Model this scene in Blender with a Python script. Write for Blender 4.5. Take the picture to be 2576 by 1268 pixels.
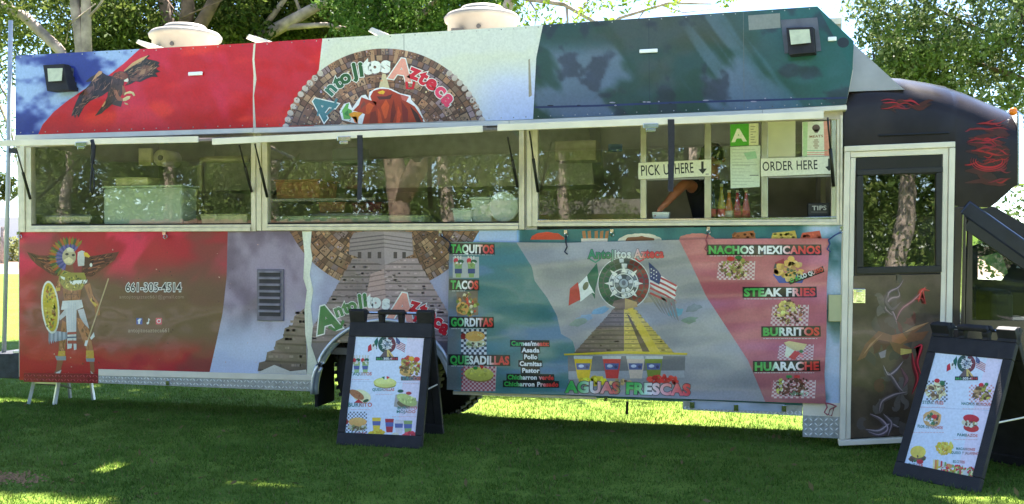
import bpy, math, random
import numpy as np
from mathutils import Vector
random.seed(7); RNG = np.random.default_rng(11)
SC = bpy.context.scene
for o in list(bpy.data.objects): bpy.data.objects.remove(o)

# ------------------------------------------------------------------ camera, sky, sun, exposure
FPX = 2400.0                                   # focal length in pixels of a 2576 wide picture
CAM = np.array([6.82, -7.736, 1.56]); YAW = math.radians(14.0); PIT = math.atan(16/2400)
cd = bpy.data.cameras.new('camera'); cam = bpy.data.objects.new('camera', cd); SC.collection.objects.link(cam)
cd.sensor_width = 36; cd.lens = 36*FPX/2576; cd.clip_end = 3000; cd.clip_start = .05
cam.location = CAM; cam.rotation_euler = (math.pi/2-PIT, 0, YAW); SC.camera = cam
SUN_EL = math.radians(63); SUN_AZ = math.radians(3)      # azimuth from +y (behind the truck) towards +x
SUND = np.array([math.sin(SUN_AZ)*math.cos(SUN_EL), math.cos(SUN_AZ)*math.cos(SUN_EL), math.sin(SUN_EL)])
W = bpy.data.worlds.new('World'); SC.world = W; W.use_nodes = True
nt = W.node_tree; sky = nt.nodes.new('ShaderNodeTexSky'); sky.sky_type = 'NISHITA'; sky.sun_disc = False
sky.sun_elevation = SUN_EL; sky.sun_rotation = SUN_AZ; sky.air_density = .7; sky.dust_density = .05; sky.ozone_density = 1.6
nt.links.new(sky.outputs[0], nt.nodes['Background'].inputs[0]); nt.nodes['Background'].inputs[1].default_value = .08
sl = bpy.data.lights.new('sun', 'SUN'); sl.energy = 4.5; sl.angle = math.radians(.5); sl.color = (1, .95, .87)
so = bpy.data.objects.new('sun', sl); SC.collection.objects.link(so)
so.rotation_euler = Vector(SUND).to_track_quat('Z', 'Y').to_euler()
SC.view_settings.view_transform = 'Standard'; SC.view_settings.look = 'None'
SC.view_settings.exposure = 2.85; SC.view_settings.gamma = 1
try: SC.cycles.max_bounces = 8; SC.cycles.transparent_max_bounces = 16
except Exception: pass

# ------------------------------------------------------------------ measuring: photo pixel -> point on a real plane
_F = np.array([-math.sin(YAW)*math.cos(PIT), math.cos(YAW)*math.cos(PIT), -math.sin(PIT)])
_R = np.array([math.cos(YAW), math.sin(YAW), 0]); _U = np.cross(_R, _F)
def rays(p):
    p = np.asarray(p, float).reshape(-1, 2)
    return _F + np.outer((p[:, 0]-1288)/FPX, _R) - np.outer((p[:, 1]-634)/FPX, _U)
def on_plane(p, q, n):
    d = rays(p); t = ((q-CAM) @ n)/(d @ n)
    return CAM + d*t[:, None]
NY = np.array([0, -1.0, 0])
def UP(px, py, Y=0.0): return on_plane([(px, py)], np.array([0, Y, 0]), NY)[0]
def GR(px, py, z=0.0): return on_plane([(px, py)], np.array([0, 0, z]), np.array([0, 0, 1.0]))[0]
def sm(t): t = np.clip(t, 0, 1); return t*t*(3-2*t)
def gz(x, y): return -.25*sm((np.asarray(y, float)-.15)/2.1)

# ------------------------------------------------------------------ helpers
def lin(c):
    c = np.asarray(c, float)/255
    return np.where(c <= .04045, c/12.92, ((c+.055)/1.055)**2.4)
def alb(c): return np.clip(lin(c)/.85, .004, .86)
def hsh(ix, iy, s):
    v = np.sin(ix*127.1+iy*311.7+s*74.7)*43758.5453
    return v-np.floor(v)
def vn(x, y, s):
    x = np.asarray(x, float); y = np.asarray(y, float); ix = np.floor(x); iy = np.floor(y); fx = sm(x-ix); fy = sm(y-iy)
    return (hsh(ix, iy, s)*(1-fx)+hsh(ix+1, iy, s)*fx)*(1-fy)+(hsh(ix, iy+1, s)*(1-fx)+hsh(ix+1, iy+1, s)*fx)*fy
def fbm(x, y, s, oct=4):
    t = 0; a = .5
    for k in range(oct): t = t+a*vn(x*2**k, y*2**k, s+k); a *= .5
    return t/(1-.5**oct)
def mixc(a, b, t): return np.asarray(a, float)*(1-t[..., None])+np.asarray(b, float)*t[..., None]

MATS = {}
def node_mat(name):
    m = bpy.data.materials.new(name); m.use_nodes = True; n = m.node_tree
    return m, n, n.nodes['Principled BSDF']
def pm(name, rgb, rough=.5, metal=0, var=.25, scale=9, bump=0, bscale=60, spec=.5):
    if name in MATS: return MATS[name]
    m, n, b = node_mat(name); L = n.links.new
    b.inputs['Roughness'].default_value = rough; b.inputs['Metallic'].default_value = metal
    b.inputs['Specular IOR Level'].default_value = spec
    tc = n.nodes.new('ShaderNodeTexCoord'); nz = n.nodes.new('ShaderNodeTexNoise'); nz.inputs['Scale'].default_value = scale
    nz.inputs['Detail'].default_value = 6; L(tc.outputs['Object'], nz.inputs['Vector'])
    r = n.nodes.new('ShaderNodeValToRGB'); c = np.array(lin(rgb))
    r.color_ramp.elements[0].color = (*np.clip(c*(1-var), 0, 1), 1); r.color_ramp.elements[1].color = (*np.clip(c*(1+var), 0, .9), 1)
    r.color_ramp.elements[0].position = .3; r.color_ramp.elements[1].position = .7
    L(nz.outputs[0], r.inputs[0]); L(r.outputs[0], b.inputs['Base Color'])
    if bump:
        n2 = n.nodes.new('ShaderNodeTexNoise'); n2.inputs['Scale'].default_value = bscale; L(tc.outputs['Object'], n2.inputs['Vector'])
        bp = n.nodes.new('ShaderNodeBump'); bp.inputs['Strength'].default_value = bump; bp.inputs['Distance'].default_value = .01
        L(n2.outputs[0], bp.inputs['Height']); L(bp.outputs[0], b.inputs['Normal'])
    MATS[name] = m; return m
def print_mat(name, rough, bscale, bdist, spec=.5, coat=0, fold=0):
    """printed film: ink colours stored per corner, wavy surface"""
    m, n, b = node_mat(name); L = n.links.new
    a = n.nodes.new('ShaderNodeVertexColor'); a.layer_name = 'Col'
    tc = n.nodes.new('ShaderNodeTexCoord'); nz = n.nodes.new('ShaderNodeTexNoise'); nz.inputs['Scale'].default_value = 60; nz.inputs['Detail'].default_value = 5
    L(tc.outputs['Object'], nz.inputs['Vector'])
    mr = n.nodes.new('ShaderNodeMapRange'); mr.inputs['To Min'].default_value = .90; mr.inputs['To Max'].default_value = 1.07; mr.inputs['From Min'].default_value = .3; mr.inputs['From Max'].default_value = .7
    L(nz.outputs[0], mr.inputs[0])
    mx = n.nodes.new('ShaderNodeVectorMath'); mx.operation = 'SCALE'; L(a.outputs[0], mx.inputs[0]); L(mr.outputs[0], mx.inputs['Scale'])
    L(mx.outputs[0], b.inputs['Base Color']); b.inputs['Roughness'].default_value = rough; b.inputs['Specular IOR Level'].default_value = spec
    b.inputs['Coat Weight'].default_value = coat; b.inputs['Coat Roughness'].default_value = .06
    n2 = n.nodes.new('ShaderNodeTexNoise'); n2.inputs['Scale'].default_value = bscale; n2.inputs['Detail'].default_value = 2; L(tc.outputs['Object'], n2.inputs['Vector'])
    h = n2.outputs[0]
    if fold:
        mp = n.nodes.new('ShaderNodeMapping'); mp.inputs['Rotation'].default_value = (0, math.radians(32), 0); mp.inputs['Scale'].default_value = (.45, 1, 1.9)
        n3 = n.nodes.new('ShaderNodeTexNoise'); n3.inputs['Scale'].default_value = 1.4; n3.inputs['Detail'].default_value = 1.2; L(tc.outputs['Object'], mp.inputs[0]); L(mp.outputs[0], n3.inputs['Vector'])
        ad = n.nodes.new('ShaderNodeMath'); ad.operation = 'MULTIPLY_ADD'; ad.inputs[1].default_value = fold; L(n3.outputs[0], ad.inputs[0]); L(h, ad.inputs[2]); h = ad.outputs[0]
    bp = n.nodes.new('ShaderNodeBump'); bp.inputs['Strength'].default_value = 1; bp.inputs['Distance'].default_value = bdist
    L(h, bp.inputs['Height']); L(bp.outputs[0], b.inputs['Normal'])
    if coat: L(bp.outputs[0], b.inputs['Coat Normal'])
    return m
def glass_mat(name, tint, fac):
    m = bpy.data.materials.new(name); m.use_nodes = True; n = m.node_tree; L = n.links.new
    n.nodes.remove(n.nodes['Principled BSDF']); out = n.nodes['Material Output']
    t = n.nodes.new('ShaderNodeBsdfTransparent'); t.inputs[0].default_value = (*tint, 1)
    g = n.nodes.new('ShaderNodeBsdfGlossy'); g.inputs['Roughness'].default_value = .01
    tc = n.nodes.new('ShaderNodeTexCoord'); nz = n.nodes.new('ShaderNodeTexNoise'); nz.inputs['Scale'].default_value = 2.2; L(tc.outputs['Object'], nz.inputs['Vector'])
    bp = n.nodes.new('ShaderNodeBump'); bp.inputs['Distance'].default_value = .0007; L(nz.outputs[0], bp.inputs['Height']); L(bp.outputs[0], g.inputs['Normal'])
    fr0 = n.nodes.new('ShaderNodeLayerWeight'); fr0.inputs[0].default_value = .5; fr = n.nodes.new('ShaderNodeMath'); fr.operation = 'POWER'; fr.inputs[1].default_value = 4; L(fr0.outputs['Facing'], fr.inputs[0])
    ad = n.nodes.new('ShaderNodeMath'); ad.operation = 'ADD'; ad.use_clamp = True; ad.inputs[1].default_value = fac; L(fr.outputs[0], ad.inputs[0])
    mx = n.nodes.new('ShaderNodeMixShader'); L(ad.outputs[0], mx.inputs[0]); L(t.outputs[0], mx.inputs[1]); L(g.outputs[0], mx.inputs[2]); L(mx.outputs[0], out.inputs[0])
    return m
ORG = {}
def link(o): SC.collection.objects.link(o)
def tag(o, label=None, cat=None, group=None, kind=None):
    if label: o['label'] = label
    if cat: o['category'] = cat
    if group: o['group'] = group
    if kind: o['kind'] = kind
    return o
def thing(name, label, cat, loc=(0, 0, 0), group=None):
    o = bpy.data.objects.new(name, None); link(o); o.location = loc; o.empty_display_size = .1
    ORG[o] = np.array(loc, float); return tag(o, label, cat, group)
def mesh_obj(name, V, F, mats, parent=None, fm=None, colors=None, smooth=False, bevel=0):
    me = bpy.data.meshes.new(name); V = np.asarray(V, float); org = ORG.get(parent, np.zeros(3)) if parent else np.zeros(3)
    me.from_pydata((V-org).tolist(), [], F)
    for m in (mats if isinstance(mats, (list, tuple)) else [mats]): me.materials.append(m)
    if fm is not None: me.polygons.foreach_set('material_index', np.asarray(fm, dtype=np.int32))
    if colors is not None:
        at = me.color_attributes.new('Col', 'FLOAT_COLOR', 'CORNER'); c = np.ones((len(me.loops), 4), np.float32); c[:, :3] = colors
        at.data.foreach_set('color', c.ravel())
    if smooth: me.polygons.foreach_set('use_smooth', np.ones(len(me.polygons), bool))
    me.update(); o = bpy.data.objects.new(name, me); link(o)
    if parent: o.parent = parent; ORG[o] = org
    if bevel:
        b = o.modifiers.new('bevel', 'BEVEL'); b.width = bevel; b.segments = 2; b.limit_method = 'ANGLE'
    return o
class MB:
    def __init__(s): s.V = []; s.F = []; s.M = []
    def add(s, V, F, m=0):
        k = len(s.V); s.V += [tuple(v) for v in V]; s.F += [tuple(i+k for i in f) for f in F]; s.M += [m]*len(F); return s
    def box(s, x0, x1, y0, y1, z0, z1, m=0):
        V = [(x, y, z) for z in (z0, z1) for y in (y0, y1) for x in (x0, x1)]
        return s.add(V, [(0, 2, 3, 1), (4, 5, 7, 6), (0, 1, 5, 4), (2, 6, 7, 3), (0, 4, 6, 2), (1, 3, 7, 5)], m)
    def hexa(s, P, m=0):      # 8 points ordered like box
        return s.add(P, [(0, 2, 3, 1), (4, 5, 7, 6), (0, 1, 5, 4), (2, 6, 7, 3), (0, 4, 6, 2), (1, 3, 7, 5)], m)
    def bar(s, a, b, w, h=None, m=0):
        a = np.array(a, float); b = np.array(b, float); d = b-a; d /= np.linalg.norm(d); h = h or w
        u = np.cross(d, (0, 0, 1)); u = np.array([1., 0, 0]) if np.linalg.norm(u) < 1e-3 else u/np.linalg.norm(u); v = np.cross(d, u)
        P = [p+u*i*w/2+v*j*h/2 for p in (a, b) for j in (-1, 1) for i in (-1, 1)]
        return s.hexa(P, m)
    def tube(s, pts, r, n=8, m=0, cap=True):
        pts = np.array(pts, float); r = np.full(len(pts), r) if np.isscalar(r) else r; k = len(s.V)
        for i, p in enumerate(pts):
            d = pts[min(i+1, len(pts)-1)]-pts[max(i-1, 0)]; d = d/(np.linalg.norm(d)+1e-9)
            a = np.array([0, 0, 1.]) if abs(d[2]) < .9 else np.array([1., 0, 0]); u = np.cross(d, a); u /= np.linalg.norm(u); v = np.cross(d, u)
            for j in range(n):
                t = 2*math.pi*j/n; s.V.append(tuple(p+(u*math.cos(t)+v*math.sin(t))*r[i]))
        for i in range(len(pts)-1):
            for j in range(n): s.F.append((k+i*n+j, k+i*n+(j+1) % n, k+(i+1)*n+(j+1) % n, k+(i+1)*n+j)); s.M.append(m)
        if cap:
            s.F.append(tuple(range(k+n-1, k-1, -1))); s.M.append(m); e = k+(len(pts)-1)*n; s.F.append(tuple(range(e, e+n))); s.M.append(m)
        return s
    def lathe(s, prof, c, axis='z', n=24, m=0):       # prof: (radius, height)
        k = len(s.V); c = np.array(c, float)
        for r, h in prof:
            for j in range(n):
                t = 2*math.pi*j/n; a, b = r*math.cos(t), r*math.sin(t)
                s.V.append(tuple(c+(np.array([a, b, h]) if axis == 'z' else np.array([a, h, b]))))
        for i in range(len(prof)-1):
            for j in range(n): s.F.append((k+i*n+j, k+i*n+(j+1) % n, k+(i+1)*n+(j+1) % n, k+(i+1)*n+j)); s.M.append(m)
        s.F.append(tuple(range(k+n-1, k-1, -1))); s.M.append(m); e = k+(len(prof)-1)*n; s.F.append(tuple(range(e, e+n))); s.M.append(m)
        return s
    def prism(s, pts, y0, y1, m=0):                    # outline of (x,z) points extruded in y
        n = len(pts); V = [(p[0], y0, p[1]) for p in pts]+[(p[0], y1, p[1]) for p in pts]
        return s.add(V, [tuple(range(n)), tuple(range(2*n-1, n-1, -1))]+[(i, i+n, (i+1) % n+n, (i+1) % n) for i in range(n)], m)
    def build(s, name, mats, parent=None, smooth=False, bevel=0): return mesh_obj(name, s.V, s.F, mats, parent, s.M, None, smooth, bevel)
def pxbox(mb, x0, y0, x1, y1, ya, yb, Y=0.0, m=0):
    """upright box whose face covers a measured rectangle of the truck's side"""
    a = UP(x0, y1, Y); b = UP(x1, y0, Y); return mb.box(a[0], b[0], ya, yb, a[2], b[2], m)
def pxbox4(mb, q, ya, yb, Y=0.0, m=0):                 # quad TL,TR,BR,BL
    p = [UP(*k, Y) for k in q]
    o = [p[3], p[2], p[0], p[1]]; P = []
    for pr in ((0, 1), (2, 3)):
        for y in (ya, yb):
            for i in pr: P.append((o[i][0], y, o[i][2]))
    return mb.hexa(P, m)

# ------------------------------------------------------------------ printed artwork: flat inks on a plane, each layer a hair above the one below
GLY = {}
def glyph(c, off):
    if (c, off) in GLY: return GLY[(c, off)]
    cu = bpy.data.curves.new('g', 'FONT'); cu.body = c; cu.offset = off; cu.size = 1; cu.resolution_u = 3
    ob = bpy.data.objects.new('g', cu); me = bpy.data.meshes.new_from_object(ob)
    V = np.array([v.co[:2] for v in me.vertices]).reshape(-1, 2); F = [tuple(p.vertices) for p in me.polygons]
    bpy.data.objects.remove(ob); bpy.data.curves.remove(cu); bpy.data.meshes.remove(me)
    GLY[(c, off)] = (V, F); return V, F
ADV = {}
def adv(c):
    if c not in ADV:
        a = glyph('H'+c+'H', 0)[0][:, 0].max()-glyph('HH', 0)[0][:, 0].max() if c != ' ' else .32
        ADV[c] = a+.03
    return ADV[c]
FLAG = [(.0, (60, 160, 75)), (.22, (60, 160, 75)), (.36, (235, 235, 235)), (.64, (235, 235, 235)), (.8, (205, 60, 60)), (1, (205, 55, 55))]
def grad(stops):
    def f(u):
        u = np.asarray(u, float); xs = [s[0] for s in stops]; return np.stack([np.interp(u, xs, [s[1][k] for s in stops]) for k in range(3)], -1)
    return f
class Art:
    EPS = .0005
    def __init__(s, q=(0, 0, 0), n=NY): s.q = np.array(q, float); s.n = np.array(n, float); s.V = []; s.F = []; s.C = []; s.off = (0, 0, 1); s.clip = None
    def at(s, ox=0, oy=0, k=1): s.off = (ox, oy, k); return s
    def raw(s, P, F, C, lev):
        P = np.asarray(P, float).reshape(-1, 2)
        if s.clip is not None: P = s.clip(P)
        X = on_plane(P, s.q+s.n*(lev*s.EPS), s.n); k = sum(len(v) for v in s.V); s.V.append(X)
        for f in F: s.F.append(tuple(i+k for i in f))
        C = np.asarray(C, float)
        for f in F: s.C.append(np.repeat(C[None], len(f), 0) if C.ndim == 1 else C[list(f)])
    def T(s, P): P = np.asarray(P, float).reshape(-1, 2); return np.array(s.off[:2])+P*s.off[2]
    def poly(s, P, col, lev=1, flat=False):
        P = s.T(P); n = len(P)
        if n < 5 or flat: return s.raw(P, [tuple(range(n))], alb(col), lev)
        h = (P[:, 1]-P[:, 1].min())/(np.ptp(P[:, 1])+1e-6); g = 1.1-.2*h+.30*(RNG.random(n)-.5)     # airbrushed shading of the print
        s.raw(P, [tuple(range(n))], np.clip(alb(col)[None]*g[:, None], .003, .86), lev)
    def rect(s, x0, y0, x1, y1, col, lev=1): s.poly([(x0, y0), (x1, y0), (x1, y1), (x0, y1)], col, lev)
    def ell(s, x, y, rx, ry, col, lev=1, rot=0, n=18, a0=0, a1=360, wob=0):
        t = np.radians(np.linspace(a0, a1, n, endpoint=(a1-a0 < 360))); w = 1+wob*(RNG.random(n)-.5)
        P = np.stack([rx*np.cos(t)*w, -ry*np.sin(t)*w], -1); c, q = math.cos(math.radians(rot)), math.sin(math.radians(rot))
        s.poly(np.stack([x+P[:, 0]*c-P[:, 1]*q, y+P[:, 0]*q+P[:, 1]*c], -1), col, lev)
    def line(s, pts, w, col, lev=1, taper=False):
        P = np.asarray(pts, float); d = np.gradient(P, axis=0); d /= np.linalg.norm(d, axis=1)[:, None]+1e-9; nn = np.stack([-d[:, 1], d[:, 0]], -1)
        ww = np.full(len(P), w/2.) if not taper else w/2*np.sin(np.linspace(.15, math.pi-.1, len(P)))
        s.poly(np.concatenate([P+nn*ww[:, None], (P-nn*ww[:, None])[::-1]]), col, lev, True)
    def hatch(s, P, n, ang, ln, w, cols, lev, jit=.3, seed=0):
        """short brush strokes kept inside an outline"""
        P = np.asarray(P, float); r = np.random.default_rng(seed+len(P)); lo, hi = P.min(0), P.max(0); Q = np.roll(P, -1, 0)
        def ins(p):
            c = ((P[:, 1] > p[1]) != (Q[:, 1] > p[1])); x = (Q[:, 0]-P[:, 0])*(p[1]-P[:, 1])/(Q[:, 1]-P[:, 1]+1e-9)+P[:, 0]; return (c & (p[0] < x)).sum() % 2 == 1
        for k in range(n*3):
            p = lo+(hi-lo)*r.random(2); a = ang+r.normal(0, jit); l = ln*r.uniform(.5, 1.3); d = np.array([math.cos(a), -math.sin(a)])*l; e = p+d
            if not (ins(p) and ins(e)): continue
            m = (p+e)/2+np.array([-d[1], d[0]])*r.uniform(-.15, .15); s.line([p, (p+m)/2, m, (m+e)/2, e], w*r.uniform(.6, 1.4), np.clip(np.array(cols[r.integers(len(cols))])*r.uniform(.85, 1.15), 0, 240), lev+(k % 9)*.05, True); n -= 1
            if n <= 0: break
    def patch(s, xL, xR, yT, yB, nx, ny, fn, lev=0):
        """gradient grid between left/right edges (functions of v) and top/bottom edges (functions of x)"""
        v = np.linspace(0, 1, ny+1); u = np.linspace(0, 1, nx+1); U_, V_ = np.meshgrid(u, v)
        x = xL(V_)*(1-U_)+xR(V_)*U_; y = yT(x)*(1-V_)+yB(x)*V_
        P = np.stack([x, y], -1).reshape(-1, 2); w = nx+1
        F = [(j*w+i, j*w+i+1, (j+1)*w+i+1, (j+1)*w+i) for j in range(ny) for i in range(nx)]
        sv = s.clip; s.clip = None; s.raw(P, F, alb(fn(P[:, 0], P[:, 1])), lev); s.clip = sv
    def glyph(s, c, x, y, h, col, lev=2, rot=0, off=.03, wide=1.0, outl=None, center=False):
        """one letter, baseline at x,y, capital height h"""
        for o, cc, l in (([(off+outl[0], outl[1], lev)] if outl else [])+[(off, col, lev+1)]):
            V, F = glyph(c, o)
            if not len(V): return
            P = V/.70*h*np.array([wide, 1]);
            if center:
                B = glyph(c, 0)[0]/.70*h*np.array([wide, 1]); P = P-(B.max(0)+B.min(0))/2
            a = math.radians(rot); P = np.stack([x+P[:, 0]*math.cos(a)-P[:, 1]*math.sin(a), y-(P[:, 0]*math.sin(a)+P[:, 1]*math.cos(a))], -1)
            C = cc(P) if callable(cc) else cc
            s.raw(s.T(P), F, alb(C), l)
    def text(s, t, x0, y0, x1, y1, h, col, lev=2, off=.03, outl=None):
        """a word from baseline (x0,y0) to (x1,y1)"""
        tot = sum(adv(c) for c in t); L = math.hypot(x1-x0, y1-y0); k = L/tot; rot = -math.degrees(math.atan2(y1-y0, x1-x0)); a = 0
        for i, c in enumerate(t):
            if c != ' ':
                u = a/tot; cf = col
                if callable(col):
                    def cf(P): return col(((P[:, 0]-x0)*(x1-x0)+(P[:, 1]-y0)*(y1-y0))/L**2)
                s.glyph(c, x0+(x1-x0)*u, y0+(y1-y0)*u, h, cf, lev+(i % 2)*.25, rot, off, k/(h/.70), outl)
            a += adv(c)
    def build(s, name, mat, parent=None): return mesh_obj(name, np.concatenate(s.V), s.F, mat, parent, None, np.concatenate(s.C))
def pl(pts):
    xs = [p[0] for p in pts]; ys = [p[1] for p in pts]; return lambda x: np.interp(x, xs, ys)
def pv(pts, y0, y1):           # left/right boundary given as (x,y) points, function of v in [0,1]
    ys = [(p[1]-y0)/(y1-y0) for p in pts]; xs = [p[0] for p in pts]; return lambda v: np.interp(v, ys, xs)
def cx(c): return lambda v: np.full_like(np.asarray(v, float), c)
# ------------------------------------------------------------------ materials
M_alu = pm('brushed_aluminium', (214, 206, 188), .38, .35, .12, 14, .15, 90)
M_white = pm('white_painted_metal', (228, 218, 200), .35, 0, .08, 6, .1, 40)
M_black = pm('black_powder_coat', (24, 24, 26), .5, 0, .3, 10, .1, 60)
M_blackpaint = pm('black_gloss_paint', (26, 22, 22), .28, 0, .35, 3, .12, 5)
M_rubber = pm('black_rubber', (22, 22, 23), .8, 0, .35, 20, .3, 80)
M_chrome = pm('polished_chrome', (215, 215, 215), .12, 1, .06, 5, .05, 20)
M_steel = pm('stainless_steel', (150, 150, 148), .35, .8, .15, 12)
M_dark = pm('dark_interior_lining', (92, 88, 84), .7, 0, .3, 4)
M_inwall = pm('steel_interior_wall', (176, 172, 164), .45, .2, .3, 3)
M_plast = pm('black_molded_plastic', (44, 41, 42), .62, 0, .25, 12, .25, 120, .3)
M_glass = glass_mat('tinted_window_glass', (.96, .98, .96), .105)
M_dglass = glass_mat('door_window_glass', (.72, .74, .73), .15)
M_lens = pm('frosted_lamp_lens', (205, 205, 170), .3, 0, .12, 20)
M_wlens = pm('white_marker_lens', (250, 250, 250), .15, 0, .03, 20)
M_orange = pm('orange_marker_lens', (235, 120, 20), .25, 0, .1, 20)
M_strap = pm('black_webbing', (46, 44, 52), .8, 0, .25, 60, .4, 200)
M_vinyl = print_mat('printed_vinyl_wrap', .33, 1.5, .022, .4, .28)
M_banner = print_mat('printed_banner_cloth', .34, 1.3, .04, .5, .2, 3.2)
M_poster = print_mat('printed_poster', .35, 2, .003, .4)
M_sign = print_mat('printed_plastic_sign', .4, 2, .001, .4)

M_tread = pm('tread_plate_aluminium', (168, 170, 170), .35, .3, .2, 30); M_raised = pm('bright_lozenge', (238, 238, 234), .25, .2, .05, 30)  # raised lozenges coloured lighter, painting in the glint of their relief
def treads(mb, q, y, Y=0.0, step=.034):
    """raised lozenges of checker plate over a measured quad TL,TR,BR,BL"""
    p = [UP(*k, Y) for k in q]; W_ = p[1][0]-p[0][0]; H_ = p[0][2]-p[3][2]; nx = int(W_/step); nz = max(2, int(H_/step))
    for i in range(nx):
        for j in range(nz):
            u, v = (i+.5)/nx, (j+.5)/nz; t = p[0]*(1-u)+p[1]*u; b_ = p[3]*(1-u)+p[2]*u; c = b_*(1-v)+t*v; a = math.radians(42 if (i+j) % 2 else -42); d = np.array([math.cos(a), 0, math.sin(a)])*step*.52; e = np.array([-math.sin(a), 0, math.cos(a)])*step*.17; c = np.array([c[0], y, c[2]])
            mb.add([c-d, c+e, c+d, c-e, c+[0, -.005, 0]], [(0, 4, 1), (1, 4, 2), (2, 4, 3), (3, 4, 0)], 1)


# ================================================================== FOOD TRUCK
truck = thing('food_truck', 'long food truck wrapped in red, white and green vinyl with serving windows open', 'food truck', (4, 1.1, 0))
FY = -.075                                    # face of the raised sign panel
RW = 2.25                                     # body width
b = MB()
W1 = (UP(62, 0)[0], UP(634, 0)[0]); W2 = (UP(672, 0)[0], UP(1307, 0)[0]); W3 = (UP(1350, 0)[0], UP(2104, 0)[0])
XR = UP(2118, 0)[0]
b.box(0.0, UP(788, 0)[0], .012, .05, .30, 1.69); b.box(UP(788, 0)[0], UP(1140, 0)[0], .012, .05, .90, 1.69); b.box(UP(1140, 0)[0], XR, .012, .05, .42, 1.69)
b.box(0.0, XR, .012, .05, 2.545, 3.26)
for a, c in ((0.0, W1[0]), (W1[1], W2[0]), (W2[1], W3[0]), (W3[1], XR)): b.box(a, c, .012, .05, 1.69, 2.545)
# far side with its own window openings
FW = [(UP(203, 400, RW)[0], UP(238, 400, RW)[0], UP(220, 545, RW)[2], UP(220, 352, RW)[2]), (UP(346, 400, RW)[0], UP(404, 400, RW)[0], UP(375, 446, RW)[2], UP(375, 368, RW)[2])]
xs = [0.0]
for a, c, z0, z1 in FW: b.box(xs[-1], a, RW-.05, RW, .50, 3.26); b.box(a, c, RW-.05, RW, .50, z0); b.box(a, c, RW-.05, RW, z1, 3.26); xs.append(c)
b.box(xs[-1], XR, RW-.05, RW, .50, 3.26)
b.box(0.0, .04, .052, RW-.052, .30, 3.26)
b.box(XR-.05, XR, .052, .9, .42, 3.26); b.box(XR-.05, XR, 1.5, RW-.052, .42, 3.26); b.box(XR-.05, XR, .9, 1.5, 2.5, 3.26)
b.build('body_wall', M_inwall, truck)
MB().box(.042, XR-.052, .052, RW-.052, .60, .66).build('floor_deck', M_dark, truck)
mb = MB(); hx_ = [1.3, 2.9, 4.3, 6.2]       # roof slab with added openings that let sunlight into the kitchen
mb.box(-.01, XR, -.01, 1.70, 3.262, 3.31); mb.box(-.01, XR, 2.08, RW, 3.262, 3.31); e0 = -.01
for x in hx_: mb.box(e0, x-.22, 1.7001, 2.0799, 3.262, 3.31); e0 = x+.22
mb.box(e0, XR, 1.7001, 2.0799, 3.262, 3.31); mb.build('roof', M_white, truck)
CZ = UP(900, 561, .13)[2]
MB().box(.05, XR-.055, .06, .42, CZ-.04, CZ).build('service_counter', M_steel, truck, bevel=.006)
MB().box(.05, XR-1.9, RW-.75, RW-.06, 1.30, 1.36).build('cook_line_counter', M_steel, truck, bevel=.006)
mb = MB(); mb.prism([(1.2, 2.15), (1.25, 2.75), (5.3, 2.75), (5.35, 2.15)], RW-.8, RW-.07); mb.build('exhaust_hood', M_steel, truck)
# chassis
mb = MB()
for y in (.72, 1.42): mb.box(.1, 9.6, y, y+.08, .44, .58)
for x in (.5, 1.8, 2.9, 4.6, 5.8, 7.0): mb.box(x, x+.07, .12, RW-.12, .50, .588)
mb.tube([(3.72, .35, .42), (3.72, 1.9, .24)], .07); mb.tube([(3.72, 1.0, .36), (3.72, 1.25, .33)], .16)
mb.tube([(4.0, 1.1, .46), (7.5, 1.1, .5)], .04); mb.tube([(4.4, 1.7, .42), (2.2, 1.8, .40), (.2, 1.9, .42)], .045)
mb.build('chassis', M_black, truck)
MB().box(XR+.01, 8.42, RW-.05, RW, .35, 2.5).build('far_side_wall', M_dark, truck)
MB().box(3.05, 3.075, .1, .46, .12, .6).build('mud_flap', M_rubber, truck)

# ---- raised sign panel with the printed wrap
topF = pl([(39, 140), (637, 108), (1281, 68), (2056, 16), (2149, 105)]); botF = pl([(39, 340), (637, 321), (1281, 302), (1918, 275), (2129, 263), (2150, 262)])
mb = MB(); P = [(39, 140), (637, 108), (1281, 68), (2056, 16), (2148, 103), (2146, 180), (2129, 263), (1918, 275), (1281, 302), (637, 321), (39, 340)]
pts = [UP(*p, FY) for p in P]; mb.prism([(p[0], p[2]) for p in pts][::-1], FY+.006, .010)
mb.build('sign_panel', M_alu, truck)
A = Art((0, FY, 0)); yT, yB = 14, 342
bl_red = pv([(352, 116), (345, 122), (310, 155), (270, 187), (220, 215), (170, 250), (135, 280), (107, 315), (96, 342)], 116, 342)
red_wh = pv([(811, 95), (800, 195), (790, 320)], 95, 320); wh_gr = pv([(1366, 62), (1349, 145), (1341, 302)], 62, 302)
def c_blue(x, y):
    n = fbm(x/70, y/45, 3); c = mixc((38, 48, 126), (150, 172, 214), sm((n-.46)/.25)); return mixc(c, (34, 44, 112), sm((y-270)/80)*.45)
def c_red(x, y):
    n = fbm(x/120+y/160, y/60, 5); m = fbm(x/80, y/90-x/260, 9); c = mixc((186, 12, 18), (216, 44, 24), sm((n-.4)/.3)); c = mixc(c, (200, 36, 72), sm((m-.52)/.2)*.55); return mixc(c, (176, 10, 30), sm((y-300)/25)*.5)
def c_wht(x, y):
    n = fbm(x/130, y/80, 12); c = mixc((206, 206, 196), (206, 206, 180), sm((n-.45)/.2)*.5); return mixc(c, (182, 190, 222), sm((x-1130)/160)*sm((y-130)/110)*.9)
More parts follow.
